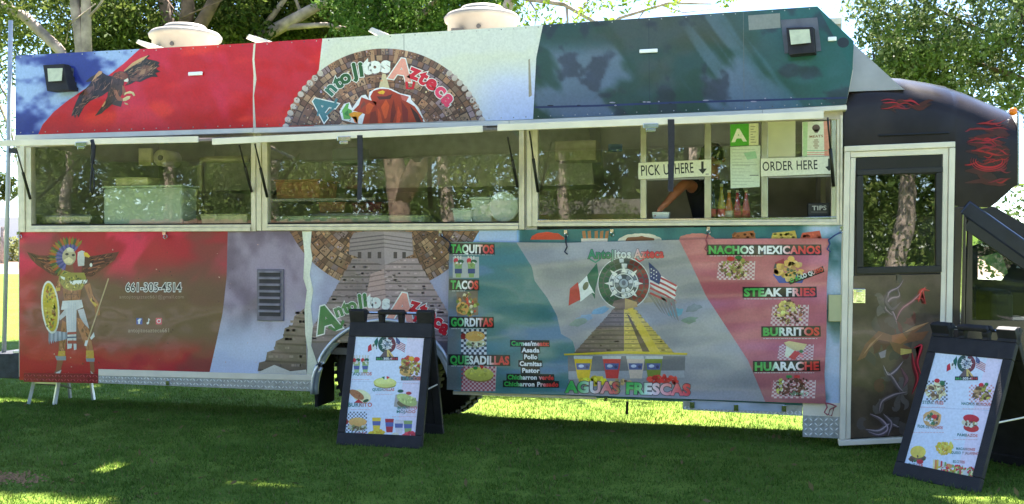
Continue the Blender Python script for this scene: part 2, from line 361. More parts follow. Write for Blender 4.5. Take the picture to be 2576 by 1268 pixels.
def c_grn(x, y):
    n = fbm(x/150, y/90, 21); m = fbm(x/110-y/170, y/130, 25); c = mixc((36, 62, 50), (58, 66, 56), sm((n-.4)/.3)); c = mixc(c, (98, 110, 134), sm((m-.46)/.16)*.8*sm((y-90)/60)); c = mixc(c, (86, 104, 122), sm((fbm((x-.75*y)/42, y/400, 61)-.52)/.14)*.6*sm((x-1700)/60))  # blue-grey reflection blotches and diagonal streaks painted into the green print
    c = mixc(c, (30, 84, 82), sm((x-1780-.6*(y-100))/260)*.85); return mixc(c, (34, 34, 44), sm((fbm(x/60, y/60, 33)-.6)/.1)*.6)
A.patch(cx(39), bl_red, topF, botF, 60, 60, c_blue); A.patch(bl_red, red_wh, topF, botF, 120, 60, c_red); A.patch(red_wh, wh_gr, topF, botF, 110, 60, c_wht)
A.patch(wh_gr, pv([(2056, 14), (2146, 170), (2129, 264)], 14, 264), lambda x: topF(np.minimum(x, 2056)), botF, 150, 60, c_grn)
A.poly([(2056, 16), (2148, 104), (2145, 176), (2110, 115)], (26, 82, 78), .5)
A.poly([(1882, 39), (1962, 33), (1964, 70), (1884, 76)], (122, 124, 118), 1)
A.ell(2121, 107, 15, 13, (30, 36, 44), 1)
# folds / repaired seams
A.poly([(638, 110), (643, 109), (640, 150), (645, 200), (639, 240), (644, 322), (637, 322), (636, 250), (638, 190), (635, 150)], (205, 198, 180), 3); A.poly([(1329, 150), (1333, 148), (1338, 240), (1330, 245)], (150, 140, 120), 1)
A.line([(1632, 48), (1634, 288)], 1.2, (30, 40, 44), 1); A.line([(1345, 270), (1500, 266), (1700, 258), (2130, 246)], 5, (34, 44, 84), 1)
for _ in range(14):
    x = RNG.uniform(1350, 2120); A.ell(x, 268-(x-1345)*.027+RNG.uniform(-5, 3), RNG.uniform(2, 9), 1.6, (150, 140, 150) if RNG.random() < .5 else (30, 34, 50), 2)
for x in np.arange(52, 2140, 31): A.ell(x, botF(x)-6, 1.5, 1.5, (150, 146, 140) if RNG.random() < .6 else (90, 80, 80), 2.6); A.ell(x, topF(min(x, 2050))+5, 1.4, 1.4, (170, 166, 160) if RNG.random() < .5 else (80, 76, 80), 2.6)
for x in (1016, 1870): A.line([(x, topF(x)+2), (x+2, botF(x)-2)], 1.1, (96, 96, 92), .8)
def stone_disc(A, cx_, cy, R, ang0, ang1, rin, ylim, seed, lev=1):
    """carved stone wheel: rings of blocks with glyph-like cuts"""
    r = np.random.default_rng(seed); pal = [(150, 108, 78), (118, 80, 58), (176, 144, 112), (98, 66, 54), (120, 106, 122), (138, 112, 96), (84, 58, 50)]
    A.clip = ylim
    def sec(r0, r1, a0, a1, col, l):
        t = np.radians(np.linspace(a0, a1, max(3, int(abs(a1-a0)/4)+2))); P = [(cx_+r1*math.cos(k), cy-r1*math.sin(k)) for k in t]+[(cx_+r0*math.cos(k), cy-r0*math.sin(k)) for k in t[::-1]]; A.poly(P, col, l)
    sec(rin, R, ang0, ang1, (64, 46, 40), lev)
    for r0, r1, n in ((.94, 1.0, 66), (.885, .935, 40), (.80, .875, 24), (.755, .795, 52), (.68, .75, 20), (.635, .675, 44), (.56, .63, 18), (.515, .555, 34), (.44, .51, 14), (.395, .435, 26), (.32, .39, 12), (.23, .31, 10)):
        r0 *= R; r1 *= R
        if r1 < rin: continue
        n = int(n*(ang1-ang0)/180*1.25)
        for k in range(n):
            a0 = ang0+(ang1-ang0)*k/n; a1 = ang0+(ang1-ang0)*(k+r.uniform(.84, .98))/n; a0 += r.uniform(-.4, .4); c = (np.array(pal[r.integers(len(pal))], float)*.6+np.array((126, 94, 74.))*.4)*r.uniform(.8, 1.2)
            sec(max(r0, rin), r1, a0, a1, c, lev+1)
            if r1-r0 > .06*R and (a1-a0) > 2:
                for q in range(8):
                    u0 = r.uniform(.05, .7); v0 = r.uniform(.05, .7); d = np.array(pal[r.integers(len(pal))], float)*r.choice([.45, .6, 1.35]); w = r.uniform(.06, .25)
                    sec(r0+(r1-r0)*v0, r0+(r1-r0)*min(v0+w, .95), a0+(a1-a0)*u0, a0+(a1-a0)*min(u0+r.uniform(.08, .26), .95), np.clip(d, 0, 235), lev+2+q*.15)
    A.clip = None
def clipF(P): P = P.copy(); P[:, 1] = np.minimum(P[:, 1], botF(P[:, 0])-1); return P
stone_disc(A, 968, 385, 263, 15, 165, 60, clipF, 3)
for a in list(range(15, 52, 4))+list(range(129, 166, 4)): A.ell(968+258*math.cos(math.radians(a)), 385-258*math.sin(math.radians(a)), 8, 7, (186, 172, 160), 3.2, -a)
A.poly([(948, 240), (962, 186), (970, 186), (985, 240)], (196, 180, 140), 3.5)
A.poly([(930, 128), (940, 126), (944, 160), (934, 162)], (168, 128, 96), 3.5); A.poly([(996, 124), (1006, 125), (996, 160), (988, 158)], (168, 128, 96), 3.5)
# eagle's head on the wheel
A.at(694.5, 95.6, .2127); A.clip = clipF
A.poly([(1095, 700), (1105, 640), (1180, 595), (1260, 580), (1360, 600), (1470, 655), (1590, 680), (1600, 730), (1690, 830), (1760, 990), (1000, 1030), (900, 1000), (780, 970), (750, 870), (800, 780), (870, 760), (900, 830), (960, 740), (1010, 680), (1060, 670), (1100, 730)], (232, 226, 214), 4)
A.poly([(780, 860), (830, 780), (865, 770), (850, 830), (900, 860), (880, 960), (800, 960)], (98, 160, 74), 4.3); A.poly([(800, 900), (850, 850), (860, 930)], (60, 120, 60), 4.6)
A.poly([(1115, 690), (1150, 625), (1230, 600), (1330, 605), (1450, 660), (1570, 695), (1540, 750), (1640, 810), (1720, 930), (1745, 995), (1020, 1020), (1050, 900), (950, 870), (910, 860), (980, 790), (1010, 700), (1060, 720), (1190, 760), (1180, 800), (1130, 740)], (158, 56, 34), 4.5)
for p, c in (([(1200, 640), (1260, 620), (1290, 635), (1270, 665), (1220, 660)], (238, 170, 40)), ([(1190, 690), (1300, 690), (1380, 660), (1350, 720), (1220, 730)], (84, 40, 34)), ([(1300, 720), (1340, 800), (1310, 940), (1285, 960), (1240, 820)], (196, 78, 40)), ([(1390, 720), (1420, 880), (1380, 1000), (1350, 1000), (1360, 850)], (110, 38, 32)), ([(1480, 740), (1560, 850), (1560, 1000), (1500, 1000)], (120, 40, 38)), ([(1580, 800), (1680, 900), (1720, 995), (1660, 998), (1620, 900)], (60, 30, 32)), ([(1440, 800), (1480, 900), (1460, 1003), (1420, 1003)], (196, 70, 38)), ([(1060, 800), (1100, 760), (1160, 800), (1100, 900), (1060, 900)], (196, 82, 40)), ([(1120, 880), (1180, 860), (1200, 1010), (1100, 1014)], (120, 44, 32)), ([(1000, 800), (1040, 740), (1060, 780), (1000, 850)], (120, 60, 46)), ([(1200, 820), (1240, 900), (1260, 1008), (1210, 1010)], (186, 70, 36)), ([(860, 900), (920, 870), (1030, 885), (980, 930), (960, 1015), (930, 960), (890, 940)], (226, 140, 40)), ([(900, 930), (950, 930), (970, 1010), (930, 1000)], (204, 104, 44)), ([(1470, 670), (1570, 700), (1530, 750), (1490, 730)], (190, 96, 84))):
    A.poly(p, c, 5)
A.at(); A.clip = None
LOGO = [('A', 812, 268, 50, 52, 0), ('n', 833, 226, 33, 48, 1), ('t', 850, 209, 33, 28, 2), ('o', 869, 198, 33, 22, 3), ('j', 892, 182, 36, 12, 3), ('i', 908, 175, 36, 8, 3), ('t', 923, 170, 36, 4, 5), ('o', 943, 169, 36, 0, 5), ('s', 970, 168, 36, -4, 5), ('A', 1010, 175, 50, -10, 6), ('z', 1042, 186, 38, -22, 7), ('t', 1064, 197, 36, -28, 7), ('e', 1085, 212, 36, -34, 7), ('c', 1107, 231, 36, -42, 8), ('a', 1126, 252, 38, -48, 8)]
LC = [(70, 118, 122), (52, 104, 82), (48, 92, 58), (44, 86, 44), (44, 86, 44), (224, 226, 214), (232, 150, 132), (196, 32, 48), (216, 66, 98)]
for c, x, y, h, r, k in LOGO: A.glyph(c, x, y, h, LC[k], 6, r, .045, 1.05, (.035, (226, 226, 214)), True)
A.line([(806, 280), (822, 288), (840, 270), (847, 248)], 6, LC[0], 6.6); A.line([(1022, 196), (1024, 222), (1038, 222), (1042, 206)], 7, LC[7], 6.6); A.line([(799, 292), (803, 270), (806, 250)], 5, LC[0], 6.6)
# diving eagle
A.at(159.3, 114.7, .1608)
EAGLE = [([(350, 560), (430, 490), (520, 440), (580, 400), (610, 420), (680, 465), (770, 480), (800, 540), (780, 700), (700, 720), (600, 790), (480, 840), (420, 870), (330, 950), (270, 1060), (235, 1130), (215, 1080), (180, 1140), (165, 1090), (125, 1110), (150, 1010), (200, 880), (250, 770), (330, 690), (400, 620), (440, 560), (370, 570)], (46, 32, 30)),
 ([(300, 840), (330, 700), (380, 660), (480, 620), (490, 650), (460, 780), (380, 840), (300, 870)], (96, 62, 54)), ([(200, 1000), (260, 900), (330, 880), (280, 960), (240, 1060)], (74, 44, 42)), ([(510, 450), (560, 395), (610, 405), (600, 440), (520, 500), (440, 570), (480, 500)], (184, 138, 92)),
 ([(760, 480), (800, 430), (880, 400), (960, 410), (1010, 470), (1020, 520), (950, 560), (940, 640), (920, 760), (870, 840), (800, 880), (720, 860), (690, 760), (740, 620)], (72, 50, 42)),
 ([(780, 600), (850, 680), (880, 800), (930, 850), (900, 960), (820, 940), (760, 920), (720, 960), (650, 1010), (600, 1060), (490, 1105), (560, 1010), (640, 900), (690, 800), (720, 700)], (66, 46, 34)), ([(600, 950), (660, 860), (660, 900), (620, 960)], (186, 130, 80)),
 ([(790, 690), (840, 700), (870, 790), (930, 830), (920, 870), (850, 860), (800, 780)], (150, 92, 66)), ([(920, 620), (950, 640), (980, 720), (950, 790), (925, 760)], (140, 84, 58)),
 ([(930, 830), (1000, 790), (1050, 790), (1040, 830), (980, 865), (930, 870)], (206, 186, 130)), ([(960, 740), (1040, 710), (1100, 730), (1125, 780), (1100, 790), (1070, 750), (1000, 750), (950, 780)], (206, 186, 130)), ([(950, 890), (1000, 900), (1020, 930), (970, 920)], (176, 150, 100)),
 ([(780, 490), (850, 420), (920, 410), (1000, 460), (1010, 510), (940, 530), (850, 520)], (124, 70, 48)),
 ([(950, 400), (1080, 280), (1200, 210), (1330, 150), (1360, 160), (1300, 200), (1340, 215), (1460, 240), (1510, 270), (1480, 300), (1515, 320), (1450, 360), (1520, 410), (1440, 430), (1480, 490), (1380, 490), (1300, 520), (1200, 570), (1130, 560), (1060, 600), (960, 630), (1030, 560), (1010, 460)], (48, 38, 30)),
 ([(1040, 500), (1100, 400), (1200, 370), (1280, 300), (1380, 330), (1340, 440), (1200, 540), (1100, 560), (1040, 540)], (112, 72, 54)), ([(1180, 460), (1230, 380), (1300, 360), (1260, 470)], (150, 110, 80)), ([(945, 395), (1080, 270), (1200, 200), (1330, 150), (1250, 230), (1100, 310), (960, 405)], (190, 150, 104)),
 ([(950, 540), (1010, 510), (1030, 580), (1000, 570), (950, 560)], (214, 206, 194))]
for i, (p, c) in enumerate(EAGLE): A.poly(p, c, 2+i*.25)
A.hatch(EAGLE[0][0], 60, 4.1, 110, 12, [(96, 66, 56), (30, 22, 22), (130, 92, 74)], 6.3, .35, 1); A.hatch(EAGLE[13][0], 60, .55, 110, 12, [(104, 72, 56), (32, 26, 22), (150, 112, 84)], 6.3, .35, 2); A.hatch(EAGLE[5][0], 26, 4.0, 80, 10, [(110, 76, 56), (40, 28, 24)], 6.3, .3, 3); A.hatch(EAGLE[4][0], 26, 4.4, 60, 10, [(130, 86, 62), (50, 34, 30)], 6.3, .4, 4); A.hatch(EAGLE[12][0], 18, .2, 50, 8, [(160, 98, 66), (90, 50, 38)], 6.6, .4, 5)
A.at()
A.build('printed_wrap', M_vinyl, [o for o in truck.children if o.name == 'sign_panel'][0])
# trim rail under the sign panel, header gutter above the windows
mb = MB()
rp = [(36, 340), (637, 322), (1281, 303), (1918, 276), (2131, 264)]
for a, c in zip(rp[:-1], rp[1:]): pxbox4(mb, [(a[0], a[1]), (c[0]-.6, c[1]), (c[0]-.6, c[1]+12), (a[0], a[1]+13)], FY-.03, .008, FY-.03)
mb.build('drip_rail', M_white, truck, bevel=.004)
mb = MB(); pxbox4(mb, [(42, 356), (2120, 277), (2120, 300), (42, 372)], -.018, .010); mb.build('window_header', pm('header_aluminium', (178, 166, 154), .4, .3, .15, 20), truck)
# small rectangular marker lamps
for x, y, w, h in ((494, 186, 36, 11), (1632, 129, 46, 12), (2093, 99, 22, 12)):
    pxbox(MB(), x-w/2, y-h/2, x+w/2, y+h/2, FY-.022, FY-.008, FY).build('marker_light', M_wlens, truck, bevel=.006)
# floodlights: head tipped down on a bracket
def flood(q, lens, side, br=None):
    P = [UP(*p, FY-.13) for p in q]; fr = MB(); back = [np.array([(p[0]+.02), FY-.02, p[2]]) for p in P]
    f = [np.array([p[0], FY-.13+(.05 if i < 2 else 0.0), p[2]]) for i, p in enumerate(P)]
    fr.hexa([f[3], f[2], back[3], back[2], f[0], f[1], back[0], back[1]])
    for k in range(5):
        t = (k+.5)/5; a = back[0]*(1-t)+back[3]*t; c = back[1]*(1-t)+back[2]*t; fr.bar(a+[0, .005, 0], c+[0, .005, 0], .008, .03)
    o = fr.build('floodlight', M_plast, truck, bevel=.008); L = MB(); E = [UP(*p, FY-.137) for p in lens]; l = [np.array([p[0], FY-.137+(.047 if i < 2 else .003), p[2]]) for i, p in enumerate(E)]
    L.hexa([l[3], l[2], l[3]+[0, .004, 0], l[2]+[0, .004, 0], l[0], l[1], l[0]+[0, .004, 0], l[1]+[0, .004, 0]]); L.build('lamp_lens', M_lens, o)
    g = MB(); S = [UP(*p, FY-.012) for p in side]; V = [(p[0], FY-.012, p[2]) for p in S]+[(p[0], FY-.004, p[2]) for p in S]; g.add(V, [(0, 1, 2, 3), (7, 6, 5, 4), (0, 4, 5, 1), (1, 5, 6, 2), (2, 6, 7, 3), (3, 7, 4, 0)]); g.build('mount_shade_plate', pm('grey_mount_shade', (92, 94, 108), .5), o)
    return o
flood([(98, 161), (150, 158), (173, 226), (118, 229)], [(110, 170), (148, 169), (154, 203), (121, 205)], [(150, 160), (184, 172), (182, 229), (165, 230)])  # last quad: grey plate standing in for the mount's shadow beside the lamp
flood([(1978, 66), (2045, 64), (2050, 132), (1984, 138)], [(1986, 72), (2037, 70), (2040, 107), (1990, 112)], [(1964, 50), (2056, 44), (2066, 128), (1974, 134)])
# roof furniture
M_vent = pm('weathered_vent_plastic', (154, 146, 135), .55, 0, .25, 3, .1, 30)
def roof_vent(px, py, y):
    c = UP(px, py, y); z0 = 3.31; h = c[2]-z0; o = MB().lathe([(.33, 0), (.335, h*.1), (.335, h*.70), (.36, h*.72), (.37, h*.78), (.34, h*.84), (.25, h*.86)], (c[0], y, z0), n=32).build('roof_vent', M_vent, truck, True)
    MB().lathe([(.23, h*.86), (.235, h*.9), (.2, h*.97), (.1, h)], (c[0], y, z0), n=32).build('vent_cap', M_vent, o, True)
    MB().box(c[0]-.36, c[0]+.36, y-.36, y+.36, z0+.001, z0+h*.22).build('vent_curb', M_vent, o, bevel=.02)
    MB().tube([(c[0]+.06, y-.345, z0+h*.52), (c[0]+.06, y-.33, z0+h*.52)], .022).build('bolt_hole', M_dark, o); mb = MB().box(c[0]-.2, c[0]-.08, y-.365, y-.34, z0+h*.22, z0+h*.50); mb.build('motor_plate', M_dark, o)
roof_vent(467, 62, 1.15); roof_vent(1213, 16, 1.15)
for (q, y) in (([(625, 86), (676, 101), (672, 109), (618, 97)], .25), ([(346, 99), (388, 112), (372, 122), (341, 108)], .35), ([(935, 68), (978, 86), (960, 93), (925, 78)], .25)):
    P = [UP(*p, y) for p in q]; mb = MB(); mb.hexa([P[3], P[2], P[3]+[0, .3, 0], P[2]+[0, .3, 0], P[0], P[1], P[0]+[0, .3, 0], P[1]+[0, .3, 0]]); mb.build('roof_hatch_flap', M_white, truck, bevel=.006)

# ---- lower wrap
topL = pl([(47, 584), (644, 580), (1281, 579), (1918, 569), (2120, 565)])
A = Art((0, 0, 0))
def c_low(x, y):
    n = fbm(x/140, y/90, 41); m = fbm(x/90+y/120, y/160, 45); c = mixc((168, 24, 46), (102, 72, 58), sm((y-630)/90)*sm((905-y)/70)*sm((x-20)/220)); c = mixc(c, (214, 44, 84), sm((m-.44)/.12)*.85*sm((735-y)/90)); c = mixc(c, (96, 70, 58), sm((n-.45)/.2)*.55)  # crimson fold highlights painted into the red print
    return mixc(c, (168, 20, 36), sm((y-860)/50)*sm((330-x)/120)*.8)
def c_gry(x, y):
    n = fbm(x/80, y/110, 51); c = mixc((150, 136, 158), (106, 92, 114), sm((n-.4)/.25)); return mixc(c, (186, 194, 220), sm((y-760)/120)*.9)
botL = pl([(49, 958), (60, 962), (250, 962), (250.5, 930), (790, 944)])
edge = pv([(573, 582), (570, 700), (560, 790), (545, 860), (527, 940)], 582, 940)
A.patch(cx(49), cx(250), topL, pl([(49, 956), (250, 962)]), 60, 90, c_low); A.patch(cx(250), edge, topL, pl([(250, 930), (600, 939)]), 90, 90, c_low); A.patch(edge, cx(772), topL, pl([(250, 930), (790, 944)]), 70, 80, c_gry)
# stepped pyramid, left foot
A.poly([(648, 934), (652, 912), (668, 908), (672, 886), (690, 880), (694, 858), (712, 850), (716, 826), (736, 818), (740, 796), (770, 772), (772, 942), (700, 934)], (112, 96, 88), 1)
for k in range(7):
    y = 928-k*22; x = 652+k*15; A.poly([(x, y), (771, y+4), (771, y+9), (x, y+5)], (84, 70, 66), 1.5)
    for j in range(6): xx = RNG.uniform(x, 765); A.rect(xx, y-12, xx+RNG.uniform(4, 12), y-6, tuple(np.array((128, 112, 104))*RNG.uniform(.8, 1.15)), 1.7)
A.poly([(650, 936), (690, 918), (730, 934), (770, 930), (772, 943), (650, 941)], (196, 190, 182), 2)
# second panel with the wheel arch
arch_c, arch_r = (965, 985), 176
def archy(x): return 985-np.sqrt(np.maximum(arch_r**2-(np.asarray(x, float)-965)**2, 0))
def c_p2(x, y):
    n = fbm(x/70, y/70, 61); c = mixc((150, 150, 178), (178, 184, 206), sm((n-.4)/.3)); return mixc(c, (92, 78, 84), sm((y-790)/70)*.8)
A.patch(cx(772), cx(789), topL, pl([(772, 940), (790, 944)]), 3, 80, c_p2); A.patch(cx(789), cx(1141), topL, lambda x: np.minimum(archy(x), 985), 90, 70, c_p2)
def clipL(P): P = P.copy(); P[:, 1] = np.maximum(P[:, 1], topL(P[:, 0])+1); return P
stone_disc(A, 967, 470, 262, 200, 340, 60, clipL, 8)
def temple(A, cx0, yt, yb, wt, wb, cl, cr, lev, steps=9, split=.0):
    """stepped pyramid seen on its corner: darker left face, lighter right face"""
    for side, col in ((-1, cl), (1, cr)):
        P = [(cx0, yt)]
        for k in range(steps):
            a = wt+(wb-wt)*k/steps; c = wt+(wb-wt)*(k+1)/steps; y = yt+(yb-yt)*k/steps; y2 = yt+(yb-yt)*(k+1)/steps; P += [(cx0+side*a, y), (cx0+side*(a+(c-a)*.6), y2)]
        P += [(cx0, yb)]; A.poly(P, col, lev+(.1 if side > 0 else 0))
        for k in range(steps):
            y = yt+(yb-yt)*(k+.75)/steps; w = wt+(wb-wt)*(k+.7)/steps; A.poly([(cx0+side, y), (cx0+side*w, y), (cx0+side*w, y+(yb-yt)/steps*.25), (cx0+side, y+(yb-yt)/steps*.25)], tuple(np.array(col)*.72), lev+.5)
            for q in range(7):
                u = RNG.uniform(.03, .9)*w; A.rect(cx0+side*u, y-(yb-yt)/steps*.55, cx0+side*(u+w*.07), y-(yb-yt)/steps*.3, tuple(np.clip(np.array(col)*RNG.uniform(.8, 1.2), 0, 255)), lev+.6)
temple(A, 968, 650, 862, 82, 205, (128, 112, 114), (156, 134, 136), 5, 13)
A.hatch([(968, 655), (900, 665), (770, 860), (1160, 860), (1040, 665)], 170, 0, 12, 3.4, [(100, 86, 90), (170, 150, 150), (84, 70, 74), (146, 128, 128)], 5.9, .12, 21)
A.poly([(878, 640), (880, 604), (890, 586), (962, 576), (1036, 584), (1040, 640), (968, 668)], (132, 118, 122), 6); A.poly([(965, 582), (1036, 588), (1038, 640), (968, 666)], (158, 142, 146), 6.3)
for k in range(4): A.poly([(880, 600+k*10), (966, 590+k*10), (966, 593+k*10), (880, 603+k*10)], (98, 86, 92), 6.6); A.poly([(966, 590+k*10), (1038, 600+k*10), (1038, 603+k*10), (966, 593+k*10)], (118, 104, 108), 6.6)
for x in (900, 925, 950, 990, 1012): A.rect(x, 634, x+9, 650, (70, 60, 64), 6.8)
A.poly([(932, 690), (966, 676), (976, 850), (900, 850)], (168, 140, 138), 6.2); 
for k in range(12): y = 695+k*13; A.poly([(930-k*2.2, y), (972, y-8), (972, y-5), (930-k*2.2, y+3)], (132, 108, 108), 6.9)
LOGO2 = [('A', 821, 802, 60, 16, 3), ('n', 852, 785, 31, 20, 3), ('t', 870, 776, 31, 20, 3), ('o', 886, 772, 31, 14, 3), ('j', 905, 762, 33, 8, 3), ('i', 918, 755, 33, 5, 3), ('t', 929, 760, 31, 3, 5), ('o', 945, 762, 31, 0, 5), ('s', 971, 765, 31, -3, 5), ('A', 1012, 772, 62, -10, 6), ('z', 1043, 772, 35, -14, 7), ('t', 1064, 782, 35, -18, 7), ('e', 1084, 795, 35, -22, 7), ('c', 1100, 812, 35, -26, 7), ('a', 1117, 828, 35, -30, 7)]
LC[3] = (44, 112, 62)
for c, x, y, h, r, k in LOGO2: A.glyph(c, x, y, h, LC[k], 7.5, r, .05, .95, (.035, (226, 226, 214)), True)
A.line([(826, 822), (842, 830), (858, 822), (864, 806)], 7, LC[3], 8.2); A.line([(1026, 790), (1028, 808), (1044, 806), (1048, 796)], 8, LC[7], 8.2)
# torn strip down the panel joint
A.poly([(760, 582), (784, 582), (781, 620), (786, 650), (779, 690), (788, 730), (782, 770), (787, 820), (783, 870), (800, 920), (789, 944), (772, 944), (774, 880), (768, 840), (766, 780), (772, 730), (763, 700), (766, 640)], (214, 214, 196), 8.6)
# right end of the lower wrap
def c_r(x, y):
    n = fbm(x/60, y/80, 71); c = mixc((36, 92, 96), (52, 112, 110), sm((n-.4)/.3)); c = mixc(c, (170, 186, 214), sm((x-2000)/50)*sm((n-.2)/.4)); return mixc(c, (140, 176, 224), sm((1310-x)/8))
A.patch(cx(1141), cx(1308), topL, pl([(1141, 985), (1308, 988)]), 30, 50, c_r); A.patch(cx(1308), cx(2119), topL, pl([(1308, 992), (1740, 1012), (2119, 1030)]), 120, 60, c_r)
A.patch(cx(1205), cx(1300), topL, pl([(1205, 625), (1300, 625)]), 10, 6, lambda x, y: np.tile(np.array((160, 180, 214.)), (len(x), 1)), 5.2)
for x0, x1, y, c in ((1335, 1420, 603, (196, 64, 40)), (1556, 1664, 606, (206, 198, 178)), (1706, 1800, 606, (196, 120, 110))): A.ell((x0+x1)/2, y, (x1-x0)/2, 19, c, 1, 0, 20, 0, 180, .1)
A.ell(1610, 606, 36, 12, (120, 70, 44), 2, 0, 14, 0, 180, .3)
for k, x in enumerate((1468, 1480, 1496, 1508, 1520)): A.poly([(x, 610), (x+(k-2)*2, 582), (x+8+(k-2)*2, 580), (x+8, 610)], (170, 112, 70), 1+k*.1)
A.rect(1462, 600, 1528, 612, (206, 196, 180), 2)
for x0, x1, c in ((1840, 1902, (160, 92, 50)), (1938, 2006, (190, 160, 70)), (2012, 2068, (190, 80, 56))):
    A.poly([(x0, 604), (x0+6, 586), (x1-6, 580), (x1, 602)], c, 1)
    for _ in range(16): A.ell(RNG.uniform(x0+5, x1-5), RNG.uniform(586, 600), 4, 3, tuple(np.array(c)*RNG.uniform(.6, 1.3)), 1.5)
# feathered warrior
A.at(51, 573.5, .3217)
for p in ([(50, 185), (150, 215), (250, 215), (330, 230), (330, 380), (250, 370), (130, 290), (80, 240)], [(480, 220), (560, 220), (680, 200), (775, 185), (740, 250), (660, 310), (560, 380), (480, 380)]): A.poly(p, (92, 46, 40), 1)
for s, x0 in ((-1, 330), (1, 480)):
    for k in range(7): A.line([(x0+s*10, 250+k*18), (x0+s*(120-k*4), 245+k*16), (x0+s*(230-k*22), 225+k*17)], 7, (58, 26, 28) if k % 2 else (140, 80, 56), 1.4)
for ring, (r0, r1, n, cols) in enumerate(((60, 172, 26, [(122, 110, 40), (168, 88, 40), (60, 84, 50)]), (40, 115, 22, [(92, 86, 150), (58, 62, 130)]))):
    for k in range(n):
        a = math.radians(55+215*k/(n-1)); d = np.array([math.cos(a), -math.sin(a)]); q = np.array([-d[1], d[0]]); c = np.array([385, 235]); w = 10-2*ring
        A.poly([c+d*r0-q*w*.5, c+d*r1*.85-q*w, c+d*r1, c+d*r1*.85+q*w, c+d*r0+q*w*.5], cols[k % len(cols)], 2+ring*.6+(k % 3)*.1)
A.ell(382, 225, 54, 66, (176, 162, 132), 3.4); A.ell(365, 205, 14, 10, (60, 54, 54), 3.6); A.ell(415, 212, 12, 10, (60, 54, 54), 3.6); A.poly([(340, 250), (380, 225), (420, 255), (400, 280), (350, 275)], (206, 190, 150), 3.6); A.poly([(360, 160), (385, 150), (420, 168), (415, 190), (370, 185)], (206, 196, 170), 3.6)
A.poly([(360, 275), (410, 275), (425, 370), (345, 370)], (124, 74, 54), 3.2)
A.poly([(450, 190), (480, 176), (505, 185), (500, 295), (452, 300), (446, 240)], (196, 194, 192), 3.6); A.poly([(495, 188), (525, 195), (547, 222), (536, 232), (500, 222)], (214, 170, 60), 3.8); A.poly([(500, 230), (545, 240), (540, 300), (510, 310)], (70, 44, 40), 3.4); A.ell(553, 290, 10, 16, (214, 214, 206), 3.8)
for p, c, l in (([(300, 390), (270, 490), (290, 530), (322, 450)], (150, 98, 66), 3), ([(500, 450), (545, 430), (570, 530), (622, 600), (622, 680), (590, 690), (580, 620), (540, 560)], (150, 98, 66), 3), ([(330, 470), (480, 470), (465, 570), (345, 570)], (140, 88, 60), 3), ([(395, 480), (402, 480), (404, 570), (398, 570)], (90, 54, 42), 3.3), ([(350, 520), (460, 516), (460, 520), (350, 525)], (96, 58, 44), 3.3),
    ([(300, 380), (340, 330), (400, 350), (500, 350), (522, 410), (480, 480), (400, 495), (340, 470), (305, 420)], (140, 130, 60), 3.5), ([(385, 412), (525, 405), (522, 425), (500, 440), (480, 430), (460, 445), (440, 432), (420, 445), (395, 438)], (220, 220, 214), 3.8), ([(315, 375), (350, 388), (345, 408), (318, 392)], (214, 214, 206), 3.8),
    ([(330, 720), (360, 740), (357, 880), (350, 965), (300, 965), (305, 880)], (150, 94, 64), 3), ([(440, 700), (500, 720), (545, 820), (572, 965), (525, 970), (490, 880), (450, 780)], (158, 100, 68), 3), ([(290, 1035), (337, 1035), (312, 1130), (275, 1130)], (140, 84, 60), 3), ([(540, 1040), (576, 1040), (582, 1130), (552, 1130)], (140, 84, 60), 3),
    ([(330, 570), (480, 562), (492, 620), (440, 640), (437, 820), (440, 950), (420, 955), (412, 860), (400, 940), (368, 948), (365, 820), (355, 640), (318, 640)], (196, 194, 196), 3.8), ([(355, 630), (305, 690), (308, 725), (362, 680)], (180, 178, 182), 3.7), ([(448, 640), (496, 630), (540, 790), (500, 750), (468, 700)], (180, 178, 184), 3.7),
    ([(368, 815), (440, 812), (440, 830), (368, 835)], (150, 60, 60), 4), ([(368, 850), (440, 848), (440, 860), (368, 862)], (70, 80, 110), 4), ([(370, 880), (440, 880), (440, 905), (370, 905)], (150, 60, 60), 4),
    ([(300, 962), (352, 962), (352, 1003), (292, 1003)], (188, 146, 60), 4), ([(272, 1000), (358, 1000), (358, 1035), (285, 1035)], (130, 134, 140), 3.9), ([(515, 958), (572, 958), (578, 1020), (512, 1020)], (188, 146, 60), 4), ([(512, 1020), (582, 1018), (580, 1046), (518, 1046)], (130, 134, 140), 3.9),
    ([(270, 1120), (322, 1105), (318, 1190), (250, 1190)], (126, 86, 72), 3.6), ([(280, 1130), (322, 1110), (300, 1160), (270, 1160)], (196, 190, 180), 3.9), ([(545, 1120), (595, 1145), (620, 1205), (560, 1205)], (126, 86, 72), 3.6), ([(548, 1115), (570, 1140), (600, 1150), (570, 1170)], (196, 190, 180), 3.9), ([(555, 545), (600, 600), (590, 620), (545, 565)], (190, 156, 70), 3.6), ([(275, 470), (312, 465), (312, 490), (275, 495)], (190, 156, 70), 3.6)): A.poly(p, c, l)
HB = [(330, 470), (480, 470), (465, 570), (345, 570)]; A.hatch(HB, 24, 1.5, 30, 7, [(112, 66, 46), (176, 120, 84), (90, 54, 40)], 3.5, .6, 6)
A.hatch([(300, 380), (340, 330), (400, 350), (500, 350), (522, 410), (480, 480), (400, 495), (340, 470), (305, 420)], 40, 1.2, 26, 8, [(96, 92, 40), (186, 172, 84), (70, 84, 50)], 3.62, .8, 7)
